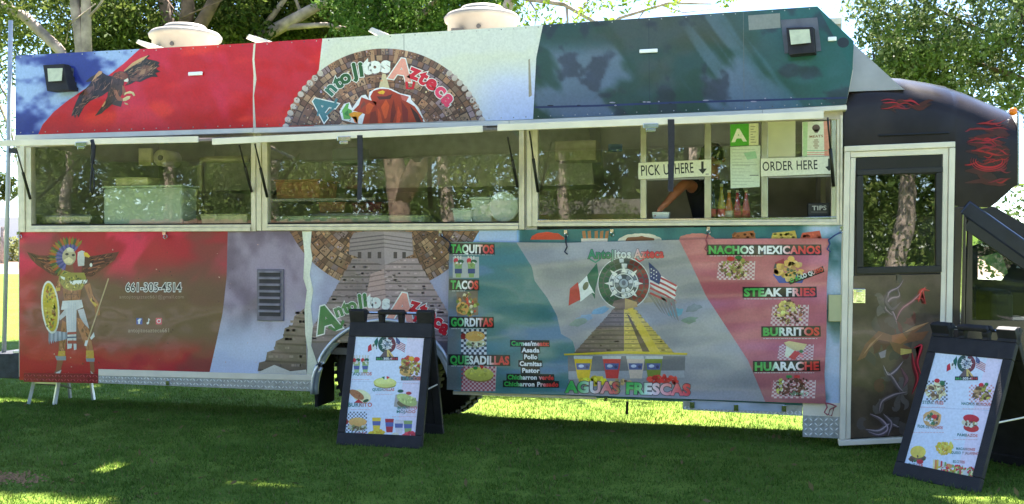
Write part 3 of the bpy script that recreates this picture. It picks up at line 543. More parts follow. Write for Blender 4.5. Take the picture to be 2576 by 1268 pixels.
for q, sd in (([(330, 720), (360, 740), (357, 880), (350, 965), (300, 965), (305, 880)], 8), ([(440, 700), (500, 720), (545, 820), (572, 965), (525, 970), (490, 880), (450, 780)], 9), ([(500, 450), (545, 430), (570, 530), (622, 600), (622, 680), (590, 690), (580, 620), (540, 560)], 10), ([(300, 390), (270, 490), (290, 530), (322, 450)], 11)): A.hatch(q, 16, 1.75, 46, 8, [(118, 72, 48), (190, 132, 94), (96, 58, 42)], 3.3, .3, sd)
for q, sd, an in (([(50, 185), (150, 215), (250, 215), (330, 230), (330, 380), (250, 370), (130, 290), (80, 240)], 12, 2.7), ([(480, 220), (560, 220), (680, 200), (775, 185), (740, 250), (660, 310), (560, 380), (480, 380)], 13, .45)): A.hatch(q, 50, an, 46, 7, [(58, 26, 28), (150, 92, 66), (40, 20, 24)], 1.7, .25, sd)
for x in (375, 388, 402, 418, 430): A.line([(x, 580), (x, 800)], 3, (166, 170, 186), 4)
A.ell(235, 620, 70, 208, (206, 204, 196), 4.2, -5, 28); A.ell(235, 620, 57, 192, (184, 160, 48), 4.5, -5, 28)
for k in range(60):
    a = RNG.uniform(0, 6.28); r = RNG.uniform(.1, .9)**.5; A.ell(235+50*r*math.cos(a), 620+180*r*math.sin(a), RNG.uniform(4, 10), RNG.uniform(5, 18), [(122, 96, 34), (160, 90, 34), (206, 190, 80), (104, 110, 50)][k % 4], 4.8+(k % 3)*.1, RNG.uniform(-30, 30), 8)
for k in range(9): x = 222+k*16; A.poly([(x, 800+k*2), (x+16, 800+k*2), (x+14+k, 880-abs(k-3)*3), (x+4+k, 915-k*6), (x-2, 880)], (150, 156, 172) if k % 2 else (112, 118, 134), 3.9+(k % 2)*.1)
A.line([(690, 395), (515, 920)], 10, (176, 152, 120), 4.6); A.poly([(545, 860), (575, 815), (582, 850), (555, 875)], (206, 206, 206), 4.9); A.poly([(500, 920), (510, 880), (530, 880), (520, 925)], (206, 206, 206), 4.9)
A.at()
# telephone, address, social marks
for c, off, l in (((226, 226, 222), .075, 1), ((44, 40, 44), .012, 2)): A.text('661-305-4514', 316, 733, 457, 733, 21, c, l, off)
A.text('antojitosaztec661@gmail.com', 300, 751, 464, 751, 9, (150, 126, 112), 1, .0); A.text('antojitosazteca661', 322, 836, 428, 836, 10, (166, 146, 130), 1, .01)
A.rect(343, 800, 358, 816, (60, 84, 160), 1); A.text('f', 347, 814, 354, 814, 12, (236, 236, 236), 2, .04)
A.line([(374, 801), (374, 813)], 2.2, (232, 232, 232), 1); A.ell(371.5, 813, 3, 3, (232, 232, 232), 1.3); A.line([(374, 802), (377, 805.5)], 2, (232, 232, 232), 1.5)
A.rect(392, 800, 407, 816, (206, 80, 96), 1); A.ell(399.5, 808, 5.2, 5.2, (236, 230, 226), 2); A.ell(399.5, 808, 3.6, 3.6, (206, 80, 96), 2.5); A.ell(403.5, 803.5, 1, 1, (236, 230, 226), 2.5)
for _ in range(46):          # stone chips and scuffs
    x = RNG.uniform(55, 700); y = RNG.uniform(880, 955) if x < 250 else RNG.uniform(600, 925); A.ell(x, y, RNG.uniform(.5, 2.5), RNG.uniform(.5, 1.6), (190, 150, 140) if RNG.random() < .6 else (60, 40, 40), 6, RNG.uniform(0, 90), 7)
wrap = A.build('lower_wrap', M_vinyl, truck)
# tread plate skirt, red tread end, arch trim
mb = MB(); pxbox4(mb, [(250, 928), (789, 943), (789, 984), (250, 963)], -.014, -.004); treads(mb, [(250, 944), (789, 957), (789, 983), (250, 962)], -.0142); mb.build('tread_plate', [M_tread, M_raised], truck)
mb = MB(); pxbox4(mb, [(251, 928), (789, 943), (789, 956), (251, 944)], -.019, -.0145); mb.build('skirt_trim', M_white, truck)
mb = MB(); pxbox4(mb, [(62, 938), (249, 940), (249, 964), (62, 960)], -.012, -.006); treads(mb, [(62, 939), (249, 941), (249, 963), (62, 959)], -.0122); mb.build('red_tread_plate', [pm('red_vinyl_on_tread', (136, 18, 32), .35, 0, .3, 30), pm('red_bright_lozenge', (190, 70, 76), .3)], truck)  # red lozenges lighter too, relief highlight put into the colour
t = np.radians(np.linspace(182, 2, 40)); mb = MB(); mb.tube([UP(965+180*math.cos(k), 985-180*math.sin(k), -.02) for k in t], .017, 8); mb.tube([UP(965+172*math.cos(k), 985-172*math.sin(k), 0.03) for k in t], .03, 6)
mb.build('wheel_arch_trim', pm('arch_silver', (206, 210, 220), .28, .45, .08), truck, True)
# louvred vent
lv = MB(); pxbox(lv, 648, 677, 715, 806, -.014, -.005); lv = lv.build('louvre_vent', pm('grey_vinyl_frame', (112, 106, 124), .4, 0, .2), truck, bevel=.004)
mb = MB()
for k in range(7): y = 686+k*16.5; pxbox(mb, 655, y, 707, y+9.5, -.019, -.0145)
mb.build('louvre_slot', pm('louvre_dark', (52, 48, 58), .6), lv)
mb = MB()
for k in range(7):
    y = 680+k*16.5; pxbox(mb, 654, y+1.5, 708, y+5.5, -.035, -.0195)
mb.build('louvre_blade', pm('louvre_blade_grey', (130, 124, 142), .4), lv)
# banner hooks on the sill
for x, y in ((1109, 588), (1424, 588), (1540, 586), (1782, 580), (2117, 578), (416, 592), (50, 592)):
    mb = MB(); pxbox(mb, x-4, y-9, x+4, y-1, -.022, -.006); mb.tube([UP(x-3, y-1, -.02), UP(x-5, y+5, -.03), UP(x, y+9, -.03), UP(x+5, y+5, -.03), UP(x+3, y-1, -.02)], .005, 6); mb.build('banner_hook', M_chrome, truck)
for x, y in ((426, 962), (1525, 1002)):
    mb = MB(); pxbox(mb, x-4, y-6, x+4, y+6, -.03, -.02); mb.build('latch', M_chrome, truck, bevel=.003)
# cover plate, right skirt, step tread
mb = MB(); pxbox(mb, 2083, 741, 2119, 808, -.028, -.008); mb.build('cover_plate', pm('beige_plate', (184, 182, 140), .5, 0, .08), truck, bevel=.004)
mb = MB(); pxbox(mb, 2019, 1048, 2112, 1098, -.012, -.002); treads(mb, [(2020, 1049), (2111, 1049), (2111, 1097), (2020, 1097)], -.0122); mb.build('tread_plate', [M_tread, M_raised], truck)
mb = MB(); pxbox(mb, 2019, 1014, 2114, 1047, -.010, -.004); mb.build('skirt_trim', M_white, truck)
mb = MB(); pxbox4(mb, [(1718, 1008), (2018, 1020), (2018, 1046), (1718, 1030)], -.010, .30); treads(mb, [(1719, 1022), (2017, 1034), (2017, 1045), (1719, 1029)], -.0102, 0, .03); mb.build('tool_locker', [M_tread, M_raised], truck)
mb = MB(); pxbox4(mb, [(1740, 1006), (1974, 1016), (1974, 1036), (1740, 1027)], -.016, -.0105); mb.build('locker_panel', pm('locker_white', (176, 186, 206), .4, 0, .4, 3), truck)
for x, y in ((1742, 1017), (1852, 1024), (1972, 1026)): mb = MB(); pxbox(mb, x-6, y-8, x+6, y+8, -.03, -.017); mb.build('latch', M_chrome, truck, bevel=.003)
mb = MB(); pxbox4(mb, [(1140, 984), (1500, 998), (1500, 1004), (1140, 992)], -.006, .05); mb.build('skirt_rail', M_alu, truck)
MB().tube([UP(1578, 1010, .5), UP(1577, 1042, .5)], .012).build('drain_pipe', M_black, truck)
# ------------------------------------------------------------------ serving windows
def window(xo0, xi0, xi1, xo1, yt, ybi, ybo, panes, name='serving_window'):
    """frame (outer/inner x), glass bottom, frame bottom; panes = measured rectangles of glass"""
    mb = MB()
    L0, L1, R0, R1 = UP(xo0, 500)[0], UP(xi0, 500)[0], UP(xi1, 500)[0], UP(xo1, 500)[0]
    zt = 2.56; zb = UP((xo0+xo1)/2, ybo)[2]; zi = UP((xo0+xo1)/2, ybi)[2]
    for (x0, x1, ya) in ((L0, L0+(L1-L0)*.45, -.022), (L0+(L1-L0)*.45+.001, L1, -.010), (R0, R1-(R1-R0)*.45, -.010), (R1-(R1-R0)*.45+.001, R1, -.022)):
        mb.box(x0, x1, ya, .052, zb, zt)
    mb.box(L1+.001, R0-.001, -.030, .045, zb, zb+(zi-zb)*.5); mb.box(L1+.001, R0-.001, -.014, .05, zb+(zi-zb)*.5+.001, zi-.012)
    f = mb.build(name, M_alu, truck, bevel=.003)
    MB().box(L1+.002, R0-.002, -.008, .048, zi-.0115, zi).build('rubber_seal', M_rubber, f)
    for q in panes:
        g = MB(); pxbox4(g, q, .020, .026, .02); g.build('glass_pane', M_glass, f)
    return f
w1 = window(54, 80, 633, 646, 365, 563, 583, [[(82, 352), (632, 345), (632, 562), (82, 563)]])
w2 = window(648, 674, 1306, 1320, 330, 559, 579, [[(676, 330), (1305, 310), (1305, 558), (676, 560)]])
w3 = window(1327, 1353, 2104, 2119, 300, 550, 568, [[(1355, 312), (1612, 300), (1612, 551), (1355, 553)], [(1626, 300), (1770, 294), (1770, 446), (1626, 450)], [(1789, 292), (1914, 288), (1914, 548), (1789, 549)], [(1933, 288), (2091, 280), (2091, 440), (1933, 444)]])
for x0, x1 in ((1611, 1626), (1772, 1789), (1915, 1932), (2091, 2104)): mb = MB(); pxbox4(mb, [(x0, 285), (x1, 285), (x1, 550), (x0, 550)], .0, .045); mb.build('mullion', pm('polished_mullion', (196, 194, 176), .22, .7, .2, 9), w3, bevel=.004)
for q in ([(1627, 450), (1771, 446), (1771, 450), (1627, 454)], [(1933, 444), (2090, 439), (2090, 444), (1933, 448)]): mb = MB(); pxbox4(mb, q, .002, .04); mb.build('sliding_rail', M_steel, w3)
mb = MB(); pxbox4(mb, [(1353, 553), (2104, 545), (2104, 551), (1353, 559)], -.016, .044); mb.build('track', M_chrome, w3, bevel=.003)
# raised covers (awnings) with latch, gas struts, pull strap
AY = -.80
def awning(e, hz, strap, latch, struts):
    (x0, y0), (x1, y1) = e; a = UP(x0, y0, AY); c = UP(x1, y1, AY); ha = np.array([a[0], -.02, 1.56+(a[2]-1.56)*1.115]); hc = np.array([c[0], -.02, 1.56+(c[2]-1.56)*1.115])
    o = MB(); d = np.array([0, 0, .022]); o.hexa([a, c, ha, hc, a+d, c+d, ha+d, hc+d]); o = o.build('awning_cover', pm('awning_skin', (150, 140, 132), .5, .2, .2), truck)
    mb = MB(); h = np.array([0, 0, .040]); f = np.array([0, -.012, 0]); g = np.array([0, -.001, 0]); s = np.array([0, 0, -.012]); mb.hexa([a+f+s, c+f+s, a+g+s, c+g+s, a+f+h, c+f+h, a+g+h, c+g+h]); mb.build('edge_bar', M_white, o, bevel=.003)
    p = UP(*latch, AY-.02); MB().box(p[0]-.055, p[0]+.055, AY-.03, AY-.0125, p[2]-.02, p[2]+.014).box(p[0]-.035, p[0]+.035, AY-.028, AY-.014, p[2]-.045, p[2]-.021).build('latch', M_chrome, o, bevel=.003)
    for s0, s1, yy in struts:
        u = UP(*s0, yy); l = UP(*s1, -.03); m_ = l+(u-l)*.55; MB().tube([l, m_], .013, 8).tube([m_, u], .007, 8).build('gas_strut', M_black, o, True)
    x, ya, yb, w = strap
    if w > 8:
        p0 = UP(x-w/2, ya, AY-.02); n = 9; V = []; F = []
        for k in range(n):
            t = k/(n-1); l = UP(x-w/2+math.sin(t*3)*1.5, ya+(yb-ya)*t, AY-.02+.012*math.sin(t*4)); r = UP(x+w/2+math.sin(t*3)*1.5-(3*t), ya+(yb-ya)*t, AY-.02+.012*math.sin(t*4+.5)); V += [l, r, l+[0, .004, 0], r+[0, .004, 0]]
        for k in range(n-1):
            i = k*4; j = i+4; F += [(i, i+1, j+1, j), (i+2, j+2, j+3, i+3), (i, j, j+2, i+2), (i+1, i+3, j+3, j+1)]
        F += [(0, 2, 3, 1), (n*4-4, n*4-3, n*4-1, n*4-2)]; mesh_obj('pull_strap', V, F, M_strap, o)
    else:
        mb = MB(); mb.tube([UP(x, ya, AY-.02), UP(x+3, ya+50, AY-.02), UP(x-1, yb-45, AY-.02), UP(x-3, yb-15, AY-.02), UP(x+2, yb, AY-.02), UP(x+7, yb-18, AY-.02), UP(x+5, yb-60, AY-.02), UP(x+2, ya+70, AY-.02)], .007, 6); mb.tube([UP(x+2, ya, AY-.01), UP(x+6, ya+14, AY-.01), UP(x+2, ya+60, AY-.01)], .018, 6); mb.build('pull_strap', M_strap, o, True)
    return o
awning([(-62, 366), (500, 355)], 2.53, (230, 352, 490, 6), (205, 362), [((42, 378), (76, 500), -.40), ((602, 366), (633, 482), -.40)])
awning([(535, 361), (1215, 329)], 2.545, (905, 340, 503, 14), (866, 348), [((641, 362), (672, 495), -.40), ((1277, 345), (1302, 470), -.40)])
awning([(1252, 326), (2072, 294)], 2.56, (1688, 300, 482, 17), (1637, 316), [((1332, 330), (1353, 482), -.40), ((2082, 296), (2097, 468), -.30)])

# ------------------------------------------------------------------ signs stuck on the right-hand window
def sign(q, name, Y, thick=.006):
    o = MB(); pxbox4(o, q, Y, Y+thick, Y); return o.build(name, pm('sign_board_white', (214, 214, 200), .45, 0, .05), truck)
S = Art((0, -.021, 0))
o = sign([(1606, 410), (1789, 401), (1789, 443), (1606, 451)], 'pickup_sign', -.020)
S.poly([(1606, 410), (1789, 401), (1789, 443), (1606, 451)], (214, 214, 198), 0)
S.text('PICK UP', 1612, 442, 1697, 438, 26, (40, 44, 46), 1, .01); S.text('HERE', 1697, 437, 1746, 434, 26, (40, 44, 46), 1, .01)
S.poly([(1764, 406), (1770, 406), (1770, 424), (1778, 424), (1768, 438), (1757, 426), (1764, 425)], (40, 44, 46), 1); S.rect(1775, 437, 1783, 439, (90, 90, 90), 1)
S.build('lettering', M_sign, o)
S = Art((0, -.021, 0)); Q = [(1914, 399), (2094, 393), (2094, 437), (1914, 444)]; o = sign(Q, 'order_sign', -.020); S.poly(Q, (214, 214, 198), 0)
S.text('ORDER HERE', 1918, 430, 2058, 425, 23, (40, 44, 46), 1, .01); S.poly([(2083, 399), (2089, 399), (2089, 418), (2095, 418), (2086, 431), (2076, 420), (2083, 418)], (40, 44, 46), 1); S.build('lettering', M_sign, o)
S = Art((0, .004, 0)); o = sign([(1837, 313), (1908, 310), (1908, 365), (1837, 368)], 'grade_card', .005, .003); S.poly([(1837, 313), (1884, 311), (1884, 366), (1837, 368)], (76, 158, 48), 0); S.poly([(1884, 311), (1908, 310), (1908, 365), (1884, 366)], (206, 204, 170), 0)
S.text('A', 1843, 356, 1877, 354, 30, (226, 230, 214), 1, .045)
for k in range(7): S.rect(1888, 318+k*6.5, 1888+[12, 8, 14, 6, 12, 10, 14][k], 319.5+k*6.5, (120, 116, 100), 1)
S.build('lettering', M_sign, o)
S = Art((0, .004, 0)); Q = [(1837, 370), (1913, 366), (1911, 470), (1838, 474)]; o = sign(Q, 'paper_notice', .005, .002); S.poly(Q, (196, 206, 190), 0)
S.poly([(1870, 384), (1900, 380), (1905, 398), (1880, 402)], (150, 190, 160), 1)
for k in range(12): S.rect(1842, 376+k*8, 1842+RNG.uniform(20, 60), 377+k*8, (150, 162, 150), 1.2)
S.rect(1886, 440, 1908, 442, (90, 96, 92), 1.3); S.rect(1842, 414, 1905, 415, (140, 150, 140), 1.2); S.build('lettering', M_sign, o)
S = Art((0, .004, 0)); Q = [(2018, 307), (2088, 304), (2090, 392), (2018, 395)]; o = sign(Q, 'menu_sheet', .005, .002); S.poly(Q, (210, 210, 190), 0)
S.poly([(2072, 305), (2088, 304), (2090, 392), (2074, 392)], (206, 140, 120), 1); S.poly([(2020, 307), (2032, 307), (2030, 394), (2020, 394)], (170, 196, 150), 1)
S.ell(2053, 322, 10, 9, (96, 78, 72), 1.5); S.poly([(2045, 326), (2062, 326), (2057, 334), (2050, 334)], (110, 92, 80), 1.5); S.text('MEATS', 2036, 347, 2071, 345, 6, (150, 110, 80), 1.5, .02)
for k, w in enumerate((10, 14, 10, 14, 8)): S.rect(2053-w/2, 351+k*5, 2053+w/2, 353.5+k*5, (150, 120, 90), 1.5)
for k in range(3): S.rect(2030, 378+k*5, 2082, 379.5+k*5, [(120, 180, 140), (206, 140, 120), (206, 120, 110)][k], 1.5)
S.build('lettering', M_sign, o)
o = MB(); pxbox4(o, [(1931, 306), (2001, 302), (2001, 396), (1931, 398)], .010, .016, .01); o.build('blank_notice', pm('blank_paper', (198, 196, 164), .6, 0, .05), truck)

# ------------------------------------------------------------------ side door
dy = -.02
mb = MB()
for q, y in (([(2123, 369), (2401, 357), (2401, 371), (2123, 383)], -.035), ([(2123, 384), (2138, 383), (2126, 1104), (2111, 1105)], -.035), ([(2386, 373), (2401, 372), (2388, 1092), (2373, 1093)], -.035),
             ([(2139, 383), (2385, 372), (2385, 388), (2139, 397)], -.022), ([(2139, 398), (2152, 397), (2139, 1102), (2127, 1103)], -.022), ([(2371, 388), (2385, 387), (2372, 1092), (2358, 1092)], -.022), ([(2109, 1106), (2390, 1094), (2390, 1106), (2109, 1119)], -.045)):
    pxbox4(mb, q, y, .05)
mb.build('door_frame', M_white, truck, bevel=.004)
door = MB(); pxbox4(door, [(2153, 398), (2370, 388), (2368, 438), (2153, 442)], dy, .03); pxbox4(door, [(2139, 692), (2369, 688), (2358, 1090), (2139, 1104)], dy, .03)
pxbox4(door, [(2153, 442), (2171, 441), (2171, 692), (2150, 693)], dy, .03); pxbox4(door, [(2352, 438), (2368, 438), (2366, 688), (2352, 688)], dy, .03); pxbox4(door, [(2171, 672), (2352, 668), (2352, 688), (2171, 692)], dy, .03)
door = door.build('side_door', M_blackpaint, truck, bevel=.004)
mb = MB()
for q in ([(2155, 428), (2369, 420), (2369, 434), (2155, 442)], [(2155, 443), (2170, 442), (2170, 672), (2154, 672)], [(2353, 436), (2368, 435), (2367, 668), (2353, 668)], [(2154, 673), (2367, 668), (2367, 684), (2154, 689)]): pxbox4(mb, q, dy-.014, dy-.001)
wf = mb.build('window_frame', M_black, door, bevel=.003); g = MB(); pxbox4(g, [(2171, 442), (2352, 436), (2352, 668), (2171, 672)], dy+.004, dy+.010, dy); g.build('glass_pane', M_dglass, wf)
D = Art((0, dy-.0015, 0))
def c_door(x, y): n = fbm(x/70, y/70, 81); return mixc((54, 43, 37), (88, 73, 62), sm((n-.35)/.4))
D.patch(pv([(2140, 690), (2140, 1104)], 690, 1104), pv([(2368, 690), (2357, 1092)], 690, 1092), pl([(2140, 694), (2368, 690)]), pl([(2140, 1102), (2358, 1090)]), 50, 80, c_door)
D.at(1911.6, 567, .553)
def smoke(A, p0, n, seed, col, w, lev, step=16, spread=.5):
    r = np.random.default_rng(seed); a = r.uniform(0, 6.28); P = [np.array(p0, float)]
    for k in range(n): a += r.normal(0, spread); P.append(P[-1]+np.array([math.cos(a), -abs(math.sin(a))*1.1])*step)
    P = np.array(P); k = np.linspace(0, len(P)-1, 26); P = np.stack([np.interp(k, range(len(P)), P[:, i]) for i in (0, 1)], -1)
    for _ in range(2): P[1:-1] = (P[:-2]+2*P[1:-1]+P[2:])/4
    A.line(P, w, col, lev, True)
for i, (p, c) in enumerate(([((620, 450), (610, 400), (570, 360), (580, 300), (630, 290), (650, 250)), (120, 100, 110)], [((615, 440), (640, 380), (690, 350), (730, 310), (750, 280)), (130, 84, 90)], [((600, 410), (560, 380), (590, 330), (640, 330), (620, 280)), (112, 94, 100)], [((700, 340), (740, 330), (750, 370), (735, 290), (770, 300)), (150, 36, 44)], [((720, 350), (730, 300), (755, 285)), (190, 40, 48)], [((560, 640), (580, 690), (620, 660), (650, 620)), (126, 110, 116)], [((565, 660), (600, 690), (630, 740), (650, 760)), (110, 96, 100)], [((690, 580), (700, 640), (720, 700), (690, 770)), (140, 40, 48)], [((700, 560), (740, 540), (710, 620), (730, 680)), (170, 44, 56)], [((540, 850), (550, 800), (610, 770), (670, 760)), (112, 98, 102)], [((480, 930), (540, 940), (590, 900), (630, 920)), (132, 118, 124)], [((500, 860), (550, 880), (590, 930), (540, 960), (490, 940)), (126, 110, 118)], [((560, 860), (600, 900), (580, 960)), (112, 98, 104)], [((640, 650), (670, 700), (650, 740)), (130, 90, 96)], [((580, 310), (570, 350), (600, 390), (640, 350)), (104, 90, 96)])):
    q = np.array(p, float); k = np.linspace(0, len(q)-1, 18); q = np.stack([np.interp(k, range(len(q)), q[:, j]) for j in (0, 1)], -1)
    for _ in range(3): q[1:-1] = (q[:-2]+2*q[1:-1]+q[2:])/4
    D.line(q, 22, tuple(np.array(c)*.62), 1+i*.2, True); D.line(q+[2, -2], 12, tuple(np.array(c)*.85), 1.06+i*.2, True); D.line(q+[3, -3], 5, tuple(np.clip(np.array(c)*1.3, 0, 210)), 2.9+i*.05, True)
for i, (p, c) in enumerate((([(440, 620), (480, 540), (540, 480), (600, 500), (660, 490), (690, 480), (770, 440), (700, 490), (770, 480), (740, 520), (690, 530), (650, 540), (690, 560), (690, 580), (640, 590), (610, 570), (590, 530), (540, 520), (500, 560), (480, 600)], (112, 74, 52)), ([(600, 500), (650, 490), (670, 520), (640, 540), (600, 530)], (142, 84, 56)), ([(640, 560), (690, 565), (690, 580), (640, 590)], (176, 156, 84)), ([(560, 490), (500, 540), (470, 590), (530, 520)], (150, 110, 80)), ([(540, 580), (575, 565), (570, 600), (550, 605)], (140, 128, 134)), ([(650, 490), (700, 460), (770, 440), (700, 475)], (160, 120, 86)))): D.poly(p, c, 4.5+i*.3)
r_ = np.random.default_rng(8)
D.at()
for i in range(30):
    x = 2250+r_.normal(0, 42); y = r_.uniform(705, 1085); red = r_.random() < .3; x += 40 if red else 0; a = r_.uniform(0, 6.28); P = [np.array([x, y])]
    for k in range(12): a += r_.normal(0, .55); P.append(P[-1]+np.array([math.cos(a)*3.4, math.sin(a)*5]))
    P = np.clip(np.array(P), (2146, 700), (2352, 1084)); P[1:-1] = (P[:-2]+2*P[1:-1]+P[2:])/4; P[:, 0] += np.linspace(0, .4, len(P)); P[:, 1] += np.linspace(0, .4, len(P))
    D.line(P, r_.uniform(12, 30), (int(r_.uniform(66, 92)), 44, 42) if red else (lambda g: (g, g*.9, g*.87))(r_.uniform(62, 92)), .5+i*.055, True)
D.build('painted_artwork', M_vinyl, door)
mb = MB(); pxbox(mb, 2145, 726, 2176, 763, dy-.012, dy-.002); pxbox(mb, 2153, 731, 2168, 758, dy-.03, dy-.0125); mb.build('door_handle', M_chrome, door, bevel=.006)
# wall strips round the door
mb = MB(); pxbox4(mb, [(2118, 560), (2122, 560), (2110, 1012), (2110, 1012)], -.008, .0); 
mb.build('corner_strip', M_white, truck)

# ------------------------------------------------------------------ cab: bulged roof over the cab, slope, cab side
def print_roof():
    m, n, b = node_mat('dusty_black_gloss'); L = n.links.new; tc = n.nodes.new('ShaderNodeTexCoord'); nz = n.nodes.new('ShaderNodeTexNoise'); nz.inputs['Scale'].default_value = 3; nz.inputs['Detail'].default_value = 8; L(tc.outputs['Object'], nz.inputs['Vector'])
    r = n.nodes.new('ShaderNodeValToRGB'); e = r.color_ramp.elements; e[0].position = .35; e[0].color = (.014, .009, .008, 1); e[1].position = .75; e[1].color = (.036, .027, .023, 1); L(nz.outputs[0], r.inputs[0])
    L(r.outputs[0], b.inputs['Base Color']); b.inputs['Roughness'].default_value = .26; b.inputs['Specular IOR Level'].default_value = .32; return m
def loft(name, prof, mats, parent, y0, y1, rad=.32, n=10, rb=.06):
    """prof: (x, z_top, z_bottom) stations; cross-section with rounded shoulders"""
    V = []; F = []
    for x, zt, zb in prof:
        r = min(rad, max(zt-zb, .6)*.5); sec = [(y0+.0, zb)]
        for k in range(n+1): a = math.pi-(math.pi/2)*k/n; sec.append((y0+r*1.9+r*1.9*math.cos(a), zt-r+r*math.sin(a)))
        for k in range(n+1): a = math.pi/2-(math.pi/2)*k/n; sec.append((y1-r*1.9+r*1.9*math.cos(a), zt-r+r*math.sin(a)))
        sec.append((y1, zb)); V += [(x, y, z) for y, z in sec]
    m = len(V)//len(prof)
    for i in range(len(prof)-1):
        for j in range(m): F.append((i*m+j, i*m+(j+1) % m, (i+1)*m+(j+1) % m, (i+1)*m+j))
    F += [tuple(range(m-1, -1, -1)), tuple(range((len(prof)-1)*m, len(prof)*m))]
    o = mesh_obj(name, V, F, mats, parent, None, None, True); e = o.modifiers.new('split', 'EDGE_SPLIT'); e.split_angle = math.radians(40); return o
ty = .012
M_roofpaint = print_roof()
st = []
for x, yt, yb in ((2122, 214, 368), (2150, 203, 367), (2180, 198, 366), (2216, 197, 364), (2284, 201, 361), (2351, 211, 358), (2400, 220, 356), (2404, 221, 518), (2419, 225, 520), (2450, 235, 520), (2487, 250, 522), (2500, 255, 515), (2530, 266, 489), (2550, 274, 470), (2560, 280, 466)):
    a = UP(x, yt, ty+.5); c = UP(x, yb, ty); x_ = c[0]; st.append((x_, a[2]+.01, c[2]))
loft('over_cab_roof', st, M_roofpaint, truck, ty, RW-.02)
xe = st[-1][0]
mb = MB(); mb.hexa([(xe+.001, .03, st[-1][2]), (xe+.07, .06, st[-1][2]), (xe+.001, RW-.06, st[-1][2]), (xe+.07, RW-.09, st[-1][2]), (xe+.001, .03, st[-1][1]-.06), (xe+.05, .06, st[-1][1]-.09), (xe+.001, RW-.06, st[-1][1]-.06), (xe+.05, RW-.09, st[-1][1]-.09)]); mb.build('front_cap_trim', M_chrome, truck, bevel=.015)
p = UP(2548, 281, .02); MB().lathe([(.028, 0), (.028, -.02), (.016, -.032)], (p[0], .025, p[2]), 'y', 16).build('marker_lamp', M_orange, truck, True)
a, c, d = UP(2140, 98, .0), UP(2260, 208, .0), UP(2150, 215, .0)
MB().prism([(XR, 2.75), (c[0]+.05, 2.75), (c[0], c[2]), (a[0]-.05, a[2]+.05), (XR-.1, 3.258), (XR-.1, 2.75)], .052, RW-.053).build('roof_slope', pm('bare_aluminium_sheet', (168, 164, 164), .3, .5, .15, 5), truck)
mb = MB(); pxbox4(mb, [(2196, 128), (2202, 134), (2202, 148), (2197, 142)], .03, .050); mb.build('latch', M_black, truck)
# flames painted on the roof side
OCR = [o for o in truck.children if o.name == 'over_cab_roof'][0]
D = Art((0, ty-.002, 0)); D2 = Art((0, ty-.002, 0)); r_ = np.random.default_rng(5)
for i in range(84):
    if i < 70: x, y = r_.uniform(2426, 2515), np.clip(r_.normal(385, 42), 312, 460); L = r_.uniform(22, max(26, (2548-x)*.95))
    else: x, y = r_.uniform(2215, 2300), r_.uniform(252, 274); L = r_.uniform(25, 60)
    k = np.linspace(0, 1, 14); w = r_.uniform(3, 11); ph = r_.uniform(0, 6); P = np.stack([x+L*k, np.clip(y+w*np.sin(k*r_.uniform(3, 6)+ph)*k+r_.uniform(-10, 10)*k, 248, 464)], -1)
    soft = i % 2 == 0
    (D if i < 70 else D2).line(P, r_.uniform(9, 20) if soft else r_.uniform(1.2, 4.8), (int(r_.uniform(42, 70)), 13, 17) if soft else (int(r_.uniform(96, 172)), int(r_.uniform(10, 24)), int(r_.uniform(20, 40))), (1 if soft else 3)+i*.03, True)
for k in range(3): t = np.radians(np.linspace(160, 380, 20)); D.line(np.stack([2488+(34+k*6)*np.cos(t), 405-(16+k*5)*np.sin(t)], -1), 4.5-k, (170-20*k, 22, 36), 5.2+k*.2, True)
D.build('painted_flames', M_vinyl, OCR); D2.build('painted_flames', M_vinyl, OCR)
mb = MB(); mb.tube([UP(2210, 341, -.002), UP(2388, 334, -.002)], .006, 5); mb.build('roof_seam', M_black, truck)
# pillar behind the door, cab door with window opening, A pillar, far cab side
M_cab = pm('cab_black_paint', (58, 50, 50), .22, 0, .25, 2.5, .08, 4)
mb = MB(); pxbox4(mb, [(2402, 519), (2432, 521), (2424, 1100), (2390, 1100)], .004, .06); mb.build('cab_pillar', M_cab, truck, bevel=.006)
mb = MB(); pxbox4(mb, [(2421, 540), (2424, 540), (2416, 850), (2413, 850)], -.004, .003); mb.build('pillar_trim', M_chrome, truck)
FXE = 10.35
cab = [(p[0], p[2]) for p in (UP(2434, 522), UP(2446, 522), UP(2578, 611), UP(2700, 690))]
zw = UP(2500, 806)[2]; zw2 = zw-.06
x0 = UP(2430, 600)[0]; xw = UP(2447, 600)[0]
mb = MB(); mb.box(x0, FXE-1.2, .006, .06, .35, zw)                                   # door skin below the window
win = [UP(2452, 560), UP(2474, 558), UP(2700, 712)]
mb.prism([(x0, zw), (xw, zw), (xw, UP(2447, 545)[2]), (x0+.02, UP(2434, 523)[2])], .006, .06)
cabd = mb.build('cab_door', M_cab, truck)
t0, t1 = UP(2444, 526), UP(2712, 712); g = MB().bar(t0+[-.05, .035, .02], t1+[0, .035, -.03], .075, .12); g.build('windshield_pillar', pm('cab_pillar_paint', (40, 42, 58), .18, 0, .2), truck, bevel=.015)
g = MB(); g.prism([(xw, zw), (UP(2447, 560)[0], UP(2447, 562)[2]), (t0[0]+.06, t0[2]-.12), (t1[0], t1[2]-.09), (t1[0], zw)], .026, .031); g.build('cab_side_glass', glass_mat('cab_side_glass', (.86, .9, .88), .012), cabd)
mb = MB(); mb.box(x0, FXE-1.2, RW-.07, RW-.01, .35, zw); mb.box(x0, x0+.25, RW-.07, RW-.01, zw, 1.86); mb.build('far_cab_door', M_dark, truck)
MB().bar(t0+[-.03, .03, -.105], t1+[0, .03, -.115], .05, .085).build('window_frame', M_black, cabd)
